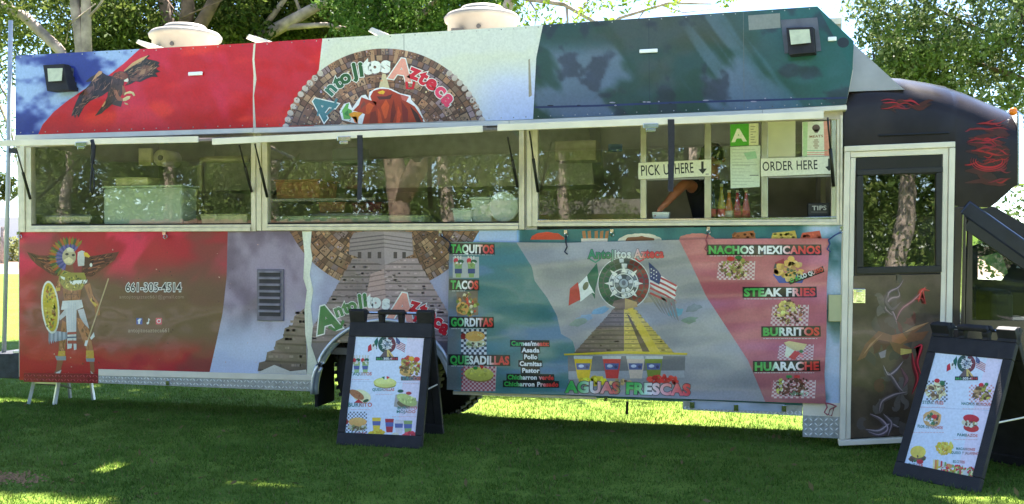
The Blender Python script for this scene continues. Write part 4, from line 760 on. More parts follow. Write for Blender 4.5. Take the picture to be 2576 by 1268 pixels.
fq = [UP(2460, 590, RW-.1), UP(2502, 585, RW-.1), UP(2558, 645, RW-.1), UP(2520, 705, RW-.1), UP(2460, 702, RW-.1)]
oq = [UP(2425, 520, RW-.1), UP(2502, 520, RW-.1), UP(2640, 600, RW-.1), UP(2640, 810, RW-.1), UP(2425, 810, RW-.1)]
V = [tuple(p) for p in fq+oq]; mesh_obj('far_window_surround', V, [(i, (i+1) % 5, 5+(i+1) % 5, 5+i) for i in range(5)], M_black, truck)
mb = MB(); mb.box(x0+.1, FXE-1.3, .5, RW-.3, .45, .62)
for yy in (.15, 1.3): mb.box(8.75, 9.25, yy, yy+.6, .75, .92); mb.box(8.60, 8.76, yy+.03, yy+.57, .92, 1.22)
mb.build('cab_seat', pm('seat_cloth', (40, 40, 44), .9), truck, bevel=.04)
mb = MB(); mb.box(9.55, 9.85, .1, RW-.1, .9, 1.28); mb.build('dashboard', M_plast, truck, bevel=.05)
t = np.radians(np.linspace(0, 360, 25)); MB().tube([(9.42+.09*math.cos(k), .5+.19*math.sin(k), 1.27+.17*math.cos(k)) for k in t], .014, 6).build('steering_wheel', M_plast, truck, True)
mb = MB(); q = UP(2500, 560, .6); mb.add([t0+[.05, .10, -.04], t1+[.05, .10, -.04], t1+[.05, RW-.15, -.04], t0+[.05, RW-.15, -.04]], [(0, 1, 2, 3)]); mb.build('windshield', glass_mat('windshield_glass', (.42, .48, .47), .3), truck)
mb = MB(); mb.add([(8.95, .9, 1.38), (9.28, .9, 1.33), (9.36, .95, 1.52), (9.10, .95, 1.60), (8.95, .905, 1.378), (9.28, .905, 1.328), (9.36, .955, 1.518), (9.10, .955, 1.598)], [(0, 1, 2, 3), (7, 6, 5, 4), (0, 4, 5, 1), (1, 5, 6, 2), (2, 6, 7, 3), (3, 7, 4, 0)]); mb.build('sun_visor_sheet', pm('paper_sheet', (206, 206, 210), .7), truck)
st = [(9.6, 1.34, .45), (9.9, 1.30, .42), (10.3, 1.24, .40), (10.7, 1.14, .40), (10.9, .98, .44)]
loft('hood', st, M_cab, truck, .05, RW-.05, .14)
# wheels
def wheel(x, y, z, r, w, out=-1):
    o = MB().lathe([(r*.62, -w/2), (r*.9, -w/2), (r*.98, -w*.36), (r, -w*.2), (r, w*.2), (r*.98, w*.36), (r*.9, w/2), (r*.62, w/2)], (x, y, z), 'y', 40).build('wheel', M_rubber, truck, True)
    mb = MB()
    for k in range(40):
        a = 2*math.pi*k/40; c, s = math.cos(a), math.sin(a); mb.bar((x+c*r*1.0, y-w*.42, z+s*r), (x+c*r*1.0, y+w*.42, z+s*r), .02, .03)
    mb.build('tread', M_rubber, o); MB().lathe([(r*.61, 0), (r*.58, out*-.02), (r*.5, out*-.05), (r*.2, out*-.04), (r*.18, out*.03), (r*.01, out*.03)], (x, y+out*w*.40, z), 'y', 30).build('rim', pm('steel_rim', (150, 150, 150), .4, .6), o, True)
xw_ = UP(965, 940, .2)[0]
wheel(xw_, .22, .43, .43, .24); wheel(xw_, .50, .41, .43, .24); wheel(xw_, 1.78, .23, .43, .24, 1); wheel(xw_, 2.06, .19, .43, .24, 1); wheel(9.95, .25, .40, .40, .24); wheel(9.95, 2.0, .16, .40, .24, 1)
# rear: bumper box and mast tube on the truck's tail
mb = MB(); pxbox4(mb, [(-40, 890), (62, 890), (62, 955), (-40, 951)], .02, .5); mb.build('tail_box', pm('rubber_box', (48, 50, 58), .8, 0, .35, 14, .4, 60), truck, bevel=.012)
mb = MB(); pxbox4(mb, [(26, 884), (50, 884), (50, 889), (26, 889)], .03, .3); mb.build('tail_box_lid', M_white, truck)
MB().tube([UP(10, 888, .12), UP(20, 470, .12), UP(27, 52, .12)], .021, 10).build('mast_tube', pm('grey_painted_tube', (176, 180, 188), .4, .2, .1), truck, True)
mb = MB(); pxbox4(mb, [(18, 372), (50, 372), (54, 388), (18, 384)], .02, .2); mb.build('tail_bracket', M_black, truck)
mb = MB(); pxbox4(mb, [(43, 360), (53, 360), (53, 583), (46, 583)], .0, .045); mb.build('corner_strip', M_alu, truck, bevel=.003)
# ================================================================== MENU BANNER tied to the hooks
ban = thing('menu_banner', 'wide green, grey and pink menu banner tied below the serving window', 'banner', (UP(1600, 800)[0], -.06, .35))
BY = -.045
Bt = pl([(1130, 608), (1424, 611), (1782, 601), (2000, 600), (2086, 600)]); Bb = pl([(1122, 980), (1250, 990), (1430, 993), (1735, 1004), (1960, 1012), (2078, 1016)])
Br = pv([(2086, 600), (2085, 640), (2080, 720), (2079, 850), (2074, 940), (2078, 1016)], 600, 1016); Bl = pv([(1130, 608), (1124, 980)], 608, 980)
B1 = pv([(1299, 605), (1338, 668), (1345, 704), (1376, 746), (1401, 792), (1412, 841), (1440, 855), (1447, 880), (1424, 996)], 605, 996)
B2 = pv([(1708, 603), (1739, 667), (1777, 750), (1838, 843), (1882, 910), (1925, 1012)], 603, 1012)
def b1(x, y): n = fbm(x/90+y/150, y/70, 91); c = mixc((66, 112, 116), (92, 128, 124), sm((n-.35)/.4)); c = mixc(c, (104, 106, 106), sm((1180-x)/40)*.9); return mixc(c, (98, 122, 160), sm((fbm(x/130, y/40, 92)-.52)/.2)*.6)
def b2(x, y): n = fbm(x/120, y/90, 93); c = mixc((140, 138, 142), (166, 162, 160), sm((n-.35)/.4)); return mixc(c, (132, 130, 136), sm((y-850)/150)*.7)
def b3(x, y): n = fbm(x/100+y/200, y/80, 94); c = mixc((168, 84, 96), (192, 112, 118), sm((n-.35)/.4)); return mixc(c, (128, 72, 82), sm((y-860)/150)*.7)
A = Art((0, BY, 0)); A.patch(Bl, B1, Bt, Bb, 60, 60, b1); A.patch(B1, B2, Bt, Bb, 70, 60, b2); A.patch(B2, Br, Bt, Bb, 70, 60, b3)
def word(t, x0, yb0, x1, yb1, h, lev=4, pad=4, back=True, col=None):
    if back: A.poly([(x0-pad, yb0-h-pad), (x1+pad, yb1-h-pad), (x1+pad+1, yb1+pad*.9), (x1, yb1+pad), (x0-pad, yb0+pad)], (30, 30, 32), lev)
    A.text(t, x0, yb0, x1+2, yb1, h, col or grad(FLAG), lev+.5, .045)
def under(x0, x1, y, lev=3):
    x = x0
    while x < x1: w = RNG.uniform(3, 9); A.rect(x, y, min(x+w, x1), y+1.6, (196, 196, 196), lev); x += w+RNG.uniform(1, 3)
def bits(cx_, cy, rx, ry, pal, n, lev, seed, s=(2, 5)):
    r = np.random.default_rng(seed)
    for k in range(n):
        a = r.uniform(0, 6.28); q = r.random()**.5; c = np.clip(np.array(pal[r.integers(len(pal))])*r.uniform(.8, 1.15), 0, 240)
        A.ell(cx_+rx*q*math.cos(a), cy+ry*q*math.sin(a), r.uniform(*s), r.uniform(s[0]*.6, s[1]*.8), c, lev+(k % 8)*.12, r.uniform(0, 180), 8, wob=.4)
def check(x0, y0, x1, y1, n, m, c0, c1, lev, sk=0):
    A.poly([(x0+sk, y0), (x1+sk*.4, y0), (x1, y1), (x0, y1)], c0, lev)
    for i in range(n):
        for j in range(m):
            if (i+j) % 2: w = (x1-x0)/n; h = (y1-y0)/m; A.rect(x0+i*w, y0+j*h, x0+(i+1)*w, y0+(j+1)*h, c1, lev+.3)
word('TAQUITOS', 1134, 635, 1240, 637, 20); under(1140, 1242, 640); word('TACOS', 1134, 726, 1201, 727, 20); under(1137, 1170, 731)
word('GORDITAS', 1134, 820, 1238, 821, 20); under(1135, 1225, 826); word('QUESADILLAS', 1132, 915, 1279, 917, 20); under(1135, 1230, 920)
# taquitos in tall cups
A.rect(1139, 646, 1205, 699, (166, 166, 162), 2)
for x in (1153, 1186):
    A.poly([(x-10, 662), (x+10, 662), (x+6, 698), (x-6, 698)], (126, 150, 90), 3); A.rect(x-9, 676, x+9, 688, (52, 66, 110), 3.5); A.ell(x-6, 656, 6, 7, (190, 46, 50), 4); A.ell(x+6, 658, 8, 5, (40, 84, 46), 4.2); bits(x, 665, 9, 5, [(196, 180, 120), (220, 216, 200), (120, 150, 70)], 10, 4.3, int(x)); 
    for k in range(3): A.line([(x-6+k*6, 660), (x-8+k*7, 644)], 3, (206, 200, 186), 3.6+k*.1)
A.poly([(1148, 734), (1202, 731), (1203, 793), (1150, 795)], (120, 104, 90), 2); bits(1176, 765, 26, 29, [(196, 60, 44), (150, 160, 70), (206, 150, 80), (220, 200, 160), (130, 90, 50), (110, 130, 50)], 60, 2.5, 3, (3, 7)); A.ell(1164, 776, 16, 16, (212, 150, 76), 3.6, n=20, wob=.15); bits(1164, 776, 11, 11, [(130, 110, 50), (150, 140, 70)], 22, 3.8, 4)
check(1160, 828, 1224, 892, 10, 10, (206, 206, 206), (60, 62, 70), 2); A.ell(1195, 846, 25, 13, (208, 158, 84), 4.4); A.ell(1197, 864, 26, 10, (196, 186, 140), 3.5); bits(1195, 868, 23, 7, [(90, 70, 50), (200, 200, 170), (110, 130, 60)], 24, 3.8, 5); A.ell(1166, 846, 7, 8, (140, 40, 44), 3.6); bits(1194, 843, 18, 7, [(226, 180, 110)], 8, 5, 6)
check(1160, 922, 1246, 984, 16, 12, (206, 176, 176), (166, 76, 88), 2, 8); A.ell(1205, 941, 37, 17, (206, 200, 96), 3.4, 3); A.ell(1205, 948, 34, 13, (150, 126, 66), 3.2, 3); bits(1205, 938, 28, 9, [(220, 214, 120), (190, 184, 80)], 14, 4, 7); A.ell(1196, 926, 6, 4, (50, 130, 60), 4.4); A.poly([(1205, 918), (1218, 921), (1212, 930)], (190, 50, 50), 4.4)
for k, (t, x0, x1) in enumerate((('Carnes/meats:', 1286, 1379), ('Asada', 1313, 1355), ('Pollo', 1318, 1350), ('Carnitas', 1307, 1361), ('Pastor', 1313, 1355), ('Chicharron verde', 1277, 1391), ('Chicharron Presado', 1268, 1403))):
    y = 869+k*17; word(t, x0, y, x1, y+(x1-x0)*.012, 11, 4, 3, True, grad(FLAG) if k in (0, 5, 6) else (222, 226, 226))
word('NACHOS MEXICANOS', 1782, 638, 2062, 638, 19); under(1785, 1920, 643); word('STEAK FRIES', 1872, 745, 2050, 744, 19); under(1872, 1990, 751); word('BURRITOS', 1919, 844, 2060, 843, 19); under(1920, 2056, 851); word('HUARACHE', 1898, 932, 2059, 930, 20); under(1898, 2048, 937)
def tray(cx_, cy, rx, ry, pal, seed, n=70): check(cx_-rx*1.25, cy-ry*.6, cx_+rx*1.25, cy+ry*1.15, 16, 10, (206, 180, 180), (170, 100, 108), 1.5, 6); bits(cx_, cy, rx, ry, pal, n, 2.4, seed, (2, 6))
tray(1850, 673, 38, 27, [(120, 84, 50), (150, 140, 60), (90, 60, 44), (206, 180, 130), (120, 130, 60)], 11, 100); A.ell(1838, 651, 9, 6, (190, 50, 50), 4); A.ell(1858, 648, 9, 5, (50, 110, 60), 4)
A.poly([(1944, 690), (2028, 688), (2018, 712), (1960, 712)], (46, 70, 150), 2); bits(1984, 680, 36, 22, [(216, 164, 84), (206, 150, 80), (220, 180, 110)], 50, 2.5, 12, (5, 10)); bits(1985, 686, 24, 8, [(70, 90, 60)], 6, 3.8, 13); A.poly([(1946, 676), (1950, 660), (1972, 650), (1974, 672)], (150, 44, 60), 3); A.poly([(1946, 676), (1950, 662), (1964, 674)], (56, 60, 70), 3.3); A.ell(1990, 652, 9, 8, (214, 168, 80), 3)
A.poly([(1982, 709), (1988, 716), (2074, 684), (2070, 669)], (30, 30, 32), 5); A.text('O SOLO QUESO', 1989, 711, 2072, 681, 10, grad(FLAG), 5.6, .04)
tray(1985, 785, 38, 30, [(96, 60, 44), (140, 84, 54), (206, 186, 110), (84, 54, 44)], 14, 90); bits(1978, 776, 20, 18, [(214, 196, 120), (200, 176, 96)], 22, 3.8, 15, (4, 8))
tray(2000, 880, 36, 22, [(200, 110, 110)], 16, 6); A.poly([(1972, 862), (1985, 858), (2030, 866), (2022, 880), (1990, 884)], (196, 176, 120), 3); A.poly([(1974, 896), (1978, 870), (1998, 882), (1984, 900)], (214, 210, 180), 3.3); A.poly([(1984, 898), (2000, 882), (2014, 888), (1998, 906)], (190, 60, 50), 3.5); A.ell(2016, 884, 5, 4, (60, 110, 60), 3.6)
tray(1995, 972, 44, 26, [(80, 44, 40), (110, 56, 46), (96, 60, 50)], 17, 90); bits(1962, 972, 10, 18, [(206, 206, 190), (190, 190, 90)], 16, 3.8, 18); bits(2012, 990, 22, 7, [(206, 206, 196), (130, 150, 120)], 18, 3.8, 19); A.rect(1978, 944, 1992, 951, (50, 130, 70), 4); A.rect(1998, 944, 2012, 951, (190, 50, 56), 4)
# centre: logo, wheel, flags, pyramid, drinks
def logo_text(A, x0, y0, x1, y1, h, lev, edge=(60, 60, 60)):
    A.text('Antojitos', x0, y0, x0+(x1-x0)*.57, y0+(y1-y0)*.57, h, grad([(0, (60, 130, 80)), (.5, (60, 120, 80)), (.65, (206, 206, 200)), (1, (206, 206, 200))]), lev, .04, (.035, edge)); A.text('Azteca', x0+(x1-x0)*.61, y0+(y1-y0)*.61, x1, y1, h, grad([(0, (216, 190, 180)), (.25, (216, 150, 140)), (.4, (196, 50, 60)), (1, (196, 50, 60))]), lev, .04, (.035, edge))
logo_text(A, 1480, 650, 1670, 648, 22, 3); A.line([(1484, 652), (1498, 660), (1510, 652)], 4, (60, 130, 110), 4); A.line([(1598, 650), (1608, 658), (1620, 652)], 4, (196, 60, 70), 4)
def wheel_art(A, cx_, cy, R, lev):
    A.ell(cx_, cy, R, R, (206, 206, 206), lev, 0, 40); A.ell(cx_, cy, R*.97, R*.97, (70, 80, 80), lev+.3, 0, 40)
    for r0, r1, n in ((.80, .95, 28), (.6, .76, 18), (.40, .52, 20), (.2, .34, 10)):
        for k in range(n):
            a0 = 2*math.pi*k/n; a1 = a0+2*math.pi/n*.82; m = (a0+a1)/2; u = math.cos(m)
            c = mixc((28, 84, 62), (130, 36, 44), np.array(sm((u+1)/2))) if r0 > .55 and abs(u) > .25 else [(206, 206, 206), (110, 116, 122), (60, 66, 72), (186, 190, 196)][k % 4]
            P = [(cx_+R*r*math.cos(a), cy-R*r*math.sin(a)) for a, r in ((a0, r0), (m, r0), (a1, r0), (a1, r1), (m, r1), (a0, r1))]; A.poly(P, np.array(c, float), lev+.6+(k % 2)*.05)
    for k in range(8):
        a = math.pi/4*k+.39*(k % 1); d = np.array([math.cos(a), -math.sin(a)]); q = np.array([-d[1], d[0]]); c = np.array([cx_, cy]); A.poly([c+d*R*.42-q*R*.09, c+d*R*.74, c+d*R*.42+q*R*.09], (216, 214, 206), lev+1)
    for r in (.55, .37): 
        t = np.linspace(0, 2*math.pi, 40); A.line(np.stack([cx_+R*r*np.cos(t), cy-R*r*np.sin(t)], -1), R*.035, (210, 210, 206), lev+1.2)
    A.ell(cx_, cy, R*.17, R*.17, (150, 160, 170), lev+1.2); A.ell(cx_, cy-R*.02, R*.08, R*.1, (90, 96, 106), lev+1.5)
def flags(A, cx_, cy, R, lev):
    f = lambda P: [(cx_+R*p[0], cy+R*p[1]) for p in P]
    A.poly(f([(-1.02, -.78), (-1.4, -.3), (-1.42, -.05), (-1.1, .6), (-1.08, .2), (-.95, -.3)]), (28, 92, 76), lev); A.poly(f([(-1.4, -.3), (-1.75, .06), (-1.65, .7), (-1.2, .35), (-1.1, .4), (-1.35, -.05)]), (214, 214, 210), lev+.2); A.poly(f([(-1.75, -.05), (-2.05, .2), (-2.1, .85), (-1.65, .62), (-1.68, .3)]), (178, 40, 50), lev+.3); A.ell(cx_-1.45*R, cy+.1*R, R*.1, R*.17, (100, 100, 80), lev+.5, 25)
    A.poly(f([(.95, -.82), (1.32, -.45), (1.42, -.3), (2.05, .1), (1.95, .35), (2.0, .45), (1.9, .68), (1.4, .4), (1.0, .05)]), (214, 208, 206), lev)
    for k in range(5): y = -.42+k*.19; A.line(f([(1.0+.25*max(0, 1-k*.5), y+.02), (1.3, y+.16), (1.6, y+.3), (2.02-.02*k, y+.52)]), R*.075, (170, 56, 66), lev+.3)
    A.poly(f([(.95, -.82), (1.32, -.48), (1.43, -.3), (1.36, .05), (1.0, -.15), (.98, -.4)]), (52, 62, 108), lev+.6)
    for k in range(9): A.ell(cx_+R*(1.05+.1*(k % 3)), cy+R*(-.55+.14*(k//3)+.06*(k % 3)), R*.022, R*.022, (214, 214, 220), lev+.8)
for k, (x, y, c) in enumerate(((1470, 800, (128, 148, 170)), (1510, 782, (112, 148, 176)), (1455, 812, (128, 140, 128)), (1700, 786, (96, 140, 146)), (1680, 765, (140, 126, 116)), (1735, 805, (120, 136, 116)), (1745, 775, (124, 128, 122)), (1640, 752, (146, 136, 124)))): A.ell(x, y, 20, 9, c, 1+.1*k, -15, 14, wob=.5)
for k in range(6): A.poly([(1625+k*12, 735+k*3), (1636+k*12, 738+k*3), (1668+k*8, 790+k*4), (1660+k*8, 782+k*3)], (122, 116, 110), 2+.1*k)
wheel_art(A, 1569, 713, 66, 2.5); flags(A, 1569, 713, 66, 2)
temple(A, 1570, 768, 888, 20, 128, (118, 98, 88), (196, 168, 84), 5, 11); A.poly([(1576, 772), (1588, 770), (1662, 888), (1636, 888)], (206, 176, 66), 6.2); A.poly([(1577, 790), (1582, 792), (1636, 888), (1618, 888)], (96, 78, 60), 6.4); A.poly([(1540, 770), (1545, 757), (1572, 750), (1602, 760), (1604, 772), (1572, 778)], (170, 140, 100), 6.6); A.poly([(1540, 770), (1545, 757), (1572, 750), (1572, 778)], (110, 90, 92), 6.8)
A.poly([(1418, 890), (1569, 883), (1730, 888), (1728, 893), (1569, 890), (1420, 894)], (206, 180, 50), 7)
A.poly([(1428, 896), (1724, 896), (1722, 948), (1430, 950)], (112, 110, 112), 1.5); A.poly([(1430, 934), (1722, 932), (1722, 950), (1430, 954)], (152, 152, 158), 1.8)
for x, c in ((1468, (214, 176, 40)), (1540, (196, 62, 62)), (1600, (196, 176, 160)), (1645, (120, 130, 56))):
    A.poly([(x-24, 900), (x+22, 900), (x+15, 952), (x-15, 952)], c, 3); A.poly([(x-25, 896), (x+23, 896), (x+22, 903), (x-24, 903)], (186, 186, 182), 3.3); A.poly([(x-19, 914), (x+17, 914), (x+15, 930), (x-17, 930)], (84, 92, 140), 3.6); A.ell(x-6, 921, 7, 4, (180, 186, 206), 3.9); A.ell(x+9, 923, 4, 4, (60, 60, 96), 3.9)
bits(1490, 958, 34, 9, [(220, 196, 60), (206, 180, 40)], 30, 3.2, 21, (4, 9)); bits(1670, 955, 44, 10, [(196, 50, 50), (210, 70, 60)], 30, 3.2, 22, (4, 10)); bits(1560, 962, 30, 6, [(190, 160, 110), (120, 84, 70)], 12, 3.2, 23, (3, 7))
A.text('AGUAS FRESCAS', 1424, 986, 1737, 994, 27, grad([(0, (60, 170, 80)), (.1, (80, 170, 90)), (.2, (220, 220, 220)), (.33, (214, 120, 120)), (.41, (206, 70, 70)), (.44, (60, 170, 80)), (.58, (90, 180, 100)), (.66, (226, 226, 226)), (.84, (220, 120, 120)), (1, (200, 40, 50))]), 6, .05, (.04, (70, 60, 66)))
A.build('printed_cloth', M_banner, ban)
mb = MB(); V = []
for k in range(41):
    u = k/40; x = 1130+(2078-1130)*u; pass
for (x, y, hx, hy, n) in ((1424, 612, 1424, 594, 'dark'), (1776, 604, 1782, 588, 'red'), (1131, 609, 1110, 594, 'dark'), (2084, 604, 2116, 584, 'blue'), (2077, 1014, 2104, 1022, 'red')):
    c = {'dark': (30, 34, 60), 'red': (150, 70, 80), 'blue': (50, 70, 120)}[n]; mb = MB(); p = UP(x, y, BY-.006); q = UP(hx, hy, -.03)
    mb.tube([p, (p+q)/2+[0, -.01, .006], q], .006, 6); 
    mb.tube([p, p+[.01, -.01, -.03], p+[-.01, -.012, -.07], p+[.015, -.01, -.09]], .006, 6); mb.build('tie_cord', pm('cord_'+n, c, .8), ban)
mb = MB(); mb.tube([UP(2104, 1022, -.03), UP(2088, 1030, -.03), UP(2084, 1044, -.03), UP(2092, 1046, -.03), UP(2098, 1026, -.03)], .005, 6); mb.build('tie_cord', pm('cord_red', (150, 70, 80), .8), ban)

# ================================================================== SANDWICH BOARDS
def board(label, gx, gy, phi, tilt, w, h, post, art):
    n = np.array([math.sin(phi), -math.cos(phi), 0]); r = np.array([math.cos(phi), math.sin(phi), 0]); z = np.array([0, 0, 1.])
    root = thing('sandwich_board', label, 'sandwich board', (gx, gy, float(gz(gx, gy))), 'black plastic sandwich boards on the lawn')
    b0 = np.array([gx, gy, 0.0])
    def leaf(sgn):
        """a tilted leaf: local (u across, v up, d outwards)"""
        up = z*math.cos(tilt)-n*sgn*math.sin(tilt); out = n*sgn*math.cos(tilt)+z*math.sin(tilt); base = b0 if sgn > 0 else b0-n*(2*h*math.sin(tilt)*.97)
        return lambda u, v, d: base+r*u+up*v+out*d
    def bx(mb, L, u0, u1, v0, v1, d0, d1): mb.hexa([L(u, v, d) for v in (v0, v1) for d in (d1, d0) for u in (u0, u1)])
    parts = []
    for sgn in (1, -1):
        L = leaf(sgn); mb = MB(); hw = w/2; hb = h*.90; d0 = -.045
        fr = .062
        bx(mb, L, -hw, hw, .0, .10, d0, 0); bx(mb, L, -hw, hw, hb-.12, hb, d0, 0); bx(mb, L, -hw, -hw+fr, .1005, hb-.1205, d0, 0); bx(mb, L, hw-fr, hw, .1005, hb-.1205, d0, 0)
        bx(mb, L, -hw+fr+.001, hw-fr-.001, .1005, hb-.1205, d0+.008, -.012)
        bx(mb, L, -hw, -hw+.13, hb+.001, h, d0, 0); bx(mb, L, hw-.13, hw, hb+.001, h, d0, 0)
        o = mb.build('front_panel' if sgn > 0 else 'rear_panel', M_plast, root, bevel=.006)
        mb = MB(); bx(mb, L, -.105, -.062, hb+.001, h-.035, d0, -.004); bx(mb, L, .062, .105, hb+.001, h-.035, d0, -.004); bx(mb, L, -.105, .105, h-.034, h, d0, -.004); mb.build('carry_handle', M_plast, o, bevel=.01)
        if sgn > 0:
            q = L(0, 0, -.0115); out = L(0, 0, 1)-L(0, 0, 0); Aa = Art(q, out); Aa.EPS = .0004; art(Aa); Aa.build('poster', M_poster, o)
    Lf, Lr = leaf(1), leaf(-1)
    mb = MB(); mb.tube([Lf(w/2-.01, h*.42, -.03), Lr(w/2-.01, h*.42, -.03)], .006, 6); mb.build('spread_cord', M_white, root)
    mb = MB(); mb.tube([Lf(-w/2+.02, h-.02, -.05), Lf(w/2-.02, h-.02, -.05)], .012, 8); mb.build('hinge_rod', M_chrome, root)
    return root
def tricol(A, x0, x1, y, h, lev, t=None, rot=0):
    """small flag-coloured heading"""
    A.text(t, x0, y, x1, y+rot, h, grad([(0, (60, 120, 110)), (.35, (90, 130, 130)), (.6, (170, 120, 110)), (1, (206, 90, 70))]), lev, .03)
def tiny(A, x0, x1, y, lev=1, col=(206, 160, 160)):
    x = x0
    while x < x1: w = RNG.uniform(8, 20); A.rect(x, y, min(x+w, x1), y+4, col, lev); x += w+5
def bits2(A, cx_, cy, rx, ry, pal, n, lev, seed, s):
    r = np.random.default_rng(seed)
    for k in range(n):
        a = r.uniform(0, 6.28); q = r.random()**.5; c = np.clip(np.array(pal[r.integers(len(pal))])*r.uniform(.85, 1.12), 0, 240); A.ell(cx_+rx*q*math.cos(a), cy+ry*q*math.sin(a), r.uniform(*s), r.uniform(s[0]*.6, s[1]*.8), c, lev+(k % 8)*.12, r.uniform(0, 180), 8, wob=.4)
def head(A, x, y, R):
    wheel_art(A, x, y, R, 2); flags(A, x, y, R, 2); A.poly([(x-R*1.1, y+R*1.75), (x-R*.5, y+R*1.0), (x-R*.1, y+R*.55), (x, y+R*.6), (x, y+R*1.75)], (100, 84, 80), 5); A.poly([(x, y+R*.55), (x+R*.2, y+R*.6), (x+R*.95, y+R*1.6), (x+R*1.1, y+R*1.75), (x, y+R*1.75)], (196, 170, 96), 5.2); A.poly([(x+R*.15, y+R*.8), (x+R*.7, y+R*1.6), (x+R*.35, y+R*1.6)], (100, 84, 70), 5.4)
    A.poly([(x-R*1.2, y+R*1.35), (x+R*1.2, y+R*1.35), (x+R*1.22, y+R*1.75), (x-R*1.22, y+R*1.75)], (52, 54, 50), 5.6); A.text('661-305-4514', x-R*1.12, y+R*1.68, x+R*1.15, y+R*1.68, R*.24, grad(FLAG), 6, .03)
def paper(A, P, y0):
    P = np.array(P, float); A.poly(P, (206, 212, 228), 0); a, b, c, d = P; A.poly([b+(a-b)*.26, b, c, c+(d-c)*.26], (216, 204, 216), .4)
def art_l(A):
    A.at(841, 764.6, .2964); paper(A, [(150, 210), (795, 232), (697, 1170), (45, 1140)], 0); logo_text(A, 345, 252, 565, 256, 26, 1); head(A, 447, 343, 78)
    for x in (190, 262):
        A.poly([(x-28, 490), (x+32, 490), (x+18, 588), (x-18, 588)], (150, 176, 120), 1); A.poly([(x-26, 525), (x+24, 525), (x+20, 556), (x-22, 556)], (84, 92, 140), 1.6); A.ell(x-20, 478, 16, 18, (190, 46, 50), 2); A.ell(x+12, 475, 20, 14, (40, 90, 60), 2.2); bits2(A, x, 500, 24, 14, [(196, 190, 150), (214, 210, 200), (130, 150, 80)], 12, 2.4, x, (6, 12))
        for k in range(3): A.line([(x-15+k*18, 480), (x-22+k*24, 435)], 12, (196, 190, 176), 1.3+k*.1)
    tricol(A, 135, 318, 606, 26, 2, 'TAQUITOS'); tiny(A, 150, 300, 640)
    bits2(A, 640, 540, 82, 92, [(150, 130, 60), (190, 70, 50), (206, 176, 90), (130, 90, 50), (170, 170, 80)], 90, 1, 31, (10, 22)); A.ell(600, 570, 46, 42, (206, 160, 90), 2.3); bits2(A, 600, 560, 36, 30, [(130, 110, 60), (110, 80, 50)], 20, 2.5, 32, (8, 14)); A.ell(700, 470, 26, 20, (206, 60, 50), 2.6); A.ell(655, 466, 24, 22, (226, 160, 50), 2.7); A.rect(565, 615, 740, 650, (90, 90, 90), 2.9); tricol(A, 575, 735, 648, 30, 3.2, 'TACOS'); tiny(A, 580, 720, 675)
    A.ell(430, 668, 98, 42, (206, 204, 110), 1.5, 2); A.ell(430, 688, 92, 28, (140, 130, 60), 1.2, 2); A.ell(430, 660, 84, 24, (220, 214, 130), 1.8, 2); A.poly([(400, 620), (428, 615), (425, 642)], (40, 110, 60), 2.4); A.poly([(443, 612), (472, 622), (445, 640)], (200, 50, 50), 2.4); A.poly([(428, 615), (443, 612), (445, 642), (425, 642)], (222, 222, 220), 2.2); tricol(A, 322, 510, 738, 24, 2, 'QUESADILLAS'); tiny(A, 350, 490, 765)
    A.ell(232, 782, 82, 52, (222, 206, 156), 1.2, 20); A.ell(190, 770, 70, 32, (170, 112, 70), 2, 30); bits2(A, 195, 772, 40, 18, [(150, 92, 54)], 8, 2.2, 33, (5, 9)); A.poly([(165, 840), (205, 808), (250, 842)], (180, 44, 46), 2.6); A.ell(268, 822, 26, 12, (50, 84, 50), 2.7, -20); tricol(A, 115, 322, 872, 34, 3, 'BURRITO'); tiny(A, 140, 300, 895)
    A.poly([(520, 770), (600, 760), (715, 830), (712, 880), (560, 885), (505, 870)], (170, 160, 150), 1); A.ell(615, 815, 92, 44, (176, 186, 110), 1.6, 24); A.ell(590, 850, 60, 30, (110, 96, 66), 1.4, 14); bits2(A, 620, 810, 70, 26, [(196, 204, 130), (160, 172, 96)], 18, 2, 34, (8, 16)); A.ell(562, 740, 26, 14, (50, 90, 70), 2.6); A.ell(632, 758, 24, 14, (170, 64, 60), 2.6); tricol(A, 535, 705, 895, 24, 3, 'BURRITO'); tricol(A, 528, 690, 926, 24, 3, 'MOJADO'); tiny(A, 490, 690, 955)
    for i in range(13):
        for j in range(13):
            if (i+j) % 2: A.rect(85+i*15, 915+j*15, 98+i*15, 928+j*15, (90, 92, 100), .8)
    A.ell(198, 1002, 78, 38, (222, 164, 90), 2.2); A.ell(196, 1046, 82, 32, (196, 190, 160), 1.6); bits2(A, 190, 1056, 72, 24, [(110, 90, 60), (206, 206, 190), (140, 140, 80)], 30, 1.9, 35, (8, 16)); A.ell(98, 1000, 22, 24, (150, 50, 46), 2); tricol(A, 75, 272, 1115, 26, 3, 'GORDITAS'); tiny(A, 90, 230, 1130)
    for x, c, y0 in ((358, (220, 186, 60), 965), (468, (170, 50, 56), 975), (548, (206, 196, 196), 985), (625, (140, 160, 96), 990)):
        A.poly([(x-38, y0), (x+38, y0), (x+26, y0+115), (x-26, y0+115)], c, 1.3); A.poly([(x-35, y0+30), (x+35, y0+30), (x+32, y0+66), (x-32, y0+66)], (92, 100, 150), 1.7)
    bits2(A, 360, 1105, 72, 32, [(226, 190, 60), (214, 170, 40)], 50, 2.2, 36, (10, 22)); bits2(A, 640, 1120, 62, 30, [(206, 56, 70), (220, 76, 84)], 40, 2.2, 37, (10, 22)); A.ell(520, 1108, 30, 16, (206, 196, 170), 2.2); A.line([(455, 1140), (560, 1125)], 18, (104, 84, 72), 2.6)
    A.line([(108, 655), (750, 672)], 3, (176, 180, 196), .7); A.at()
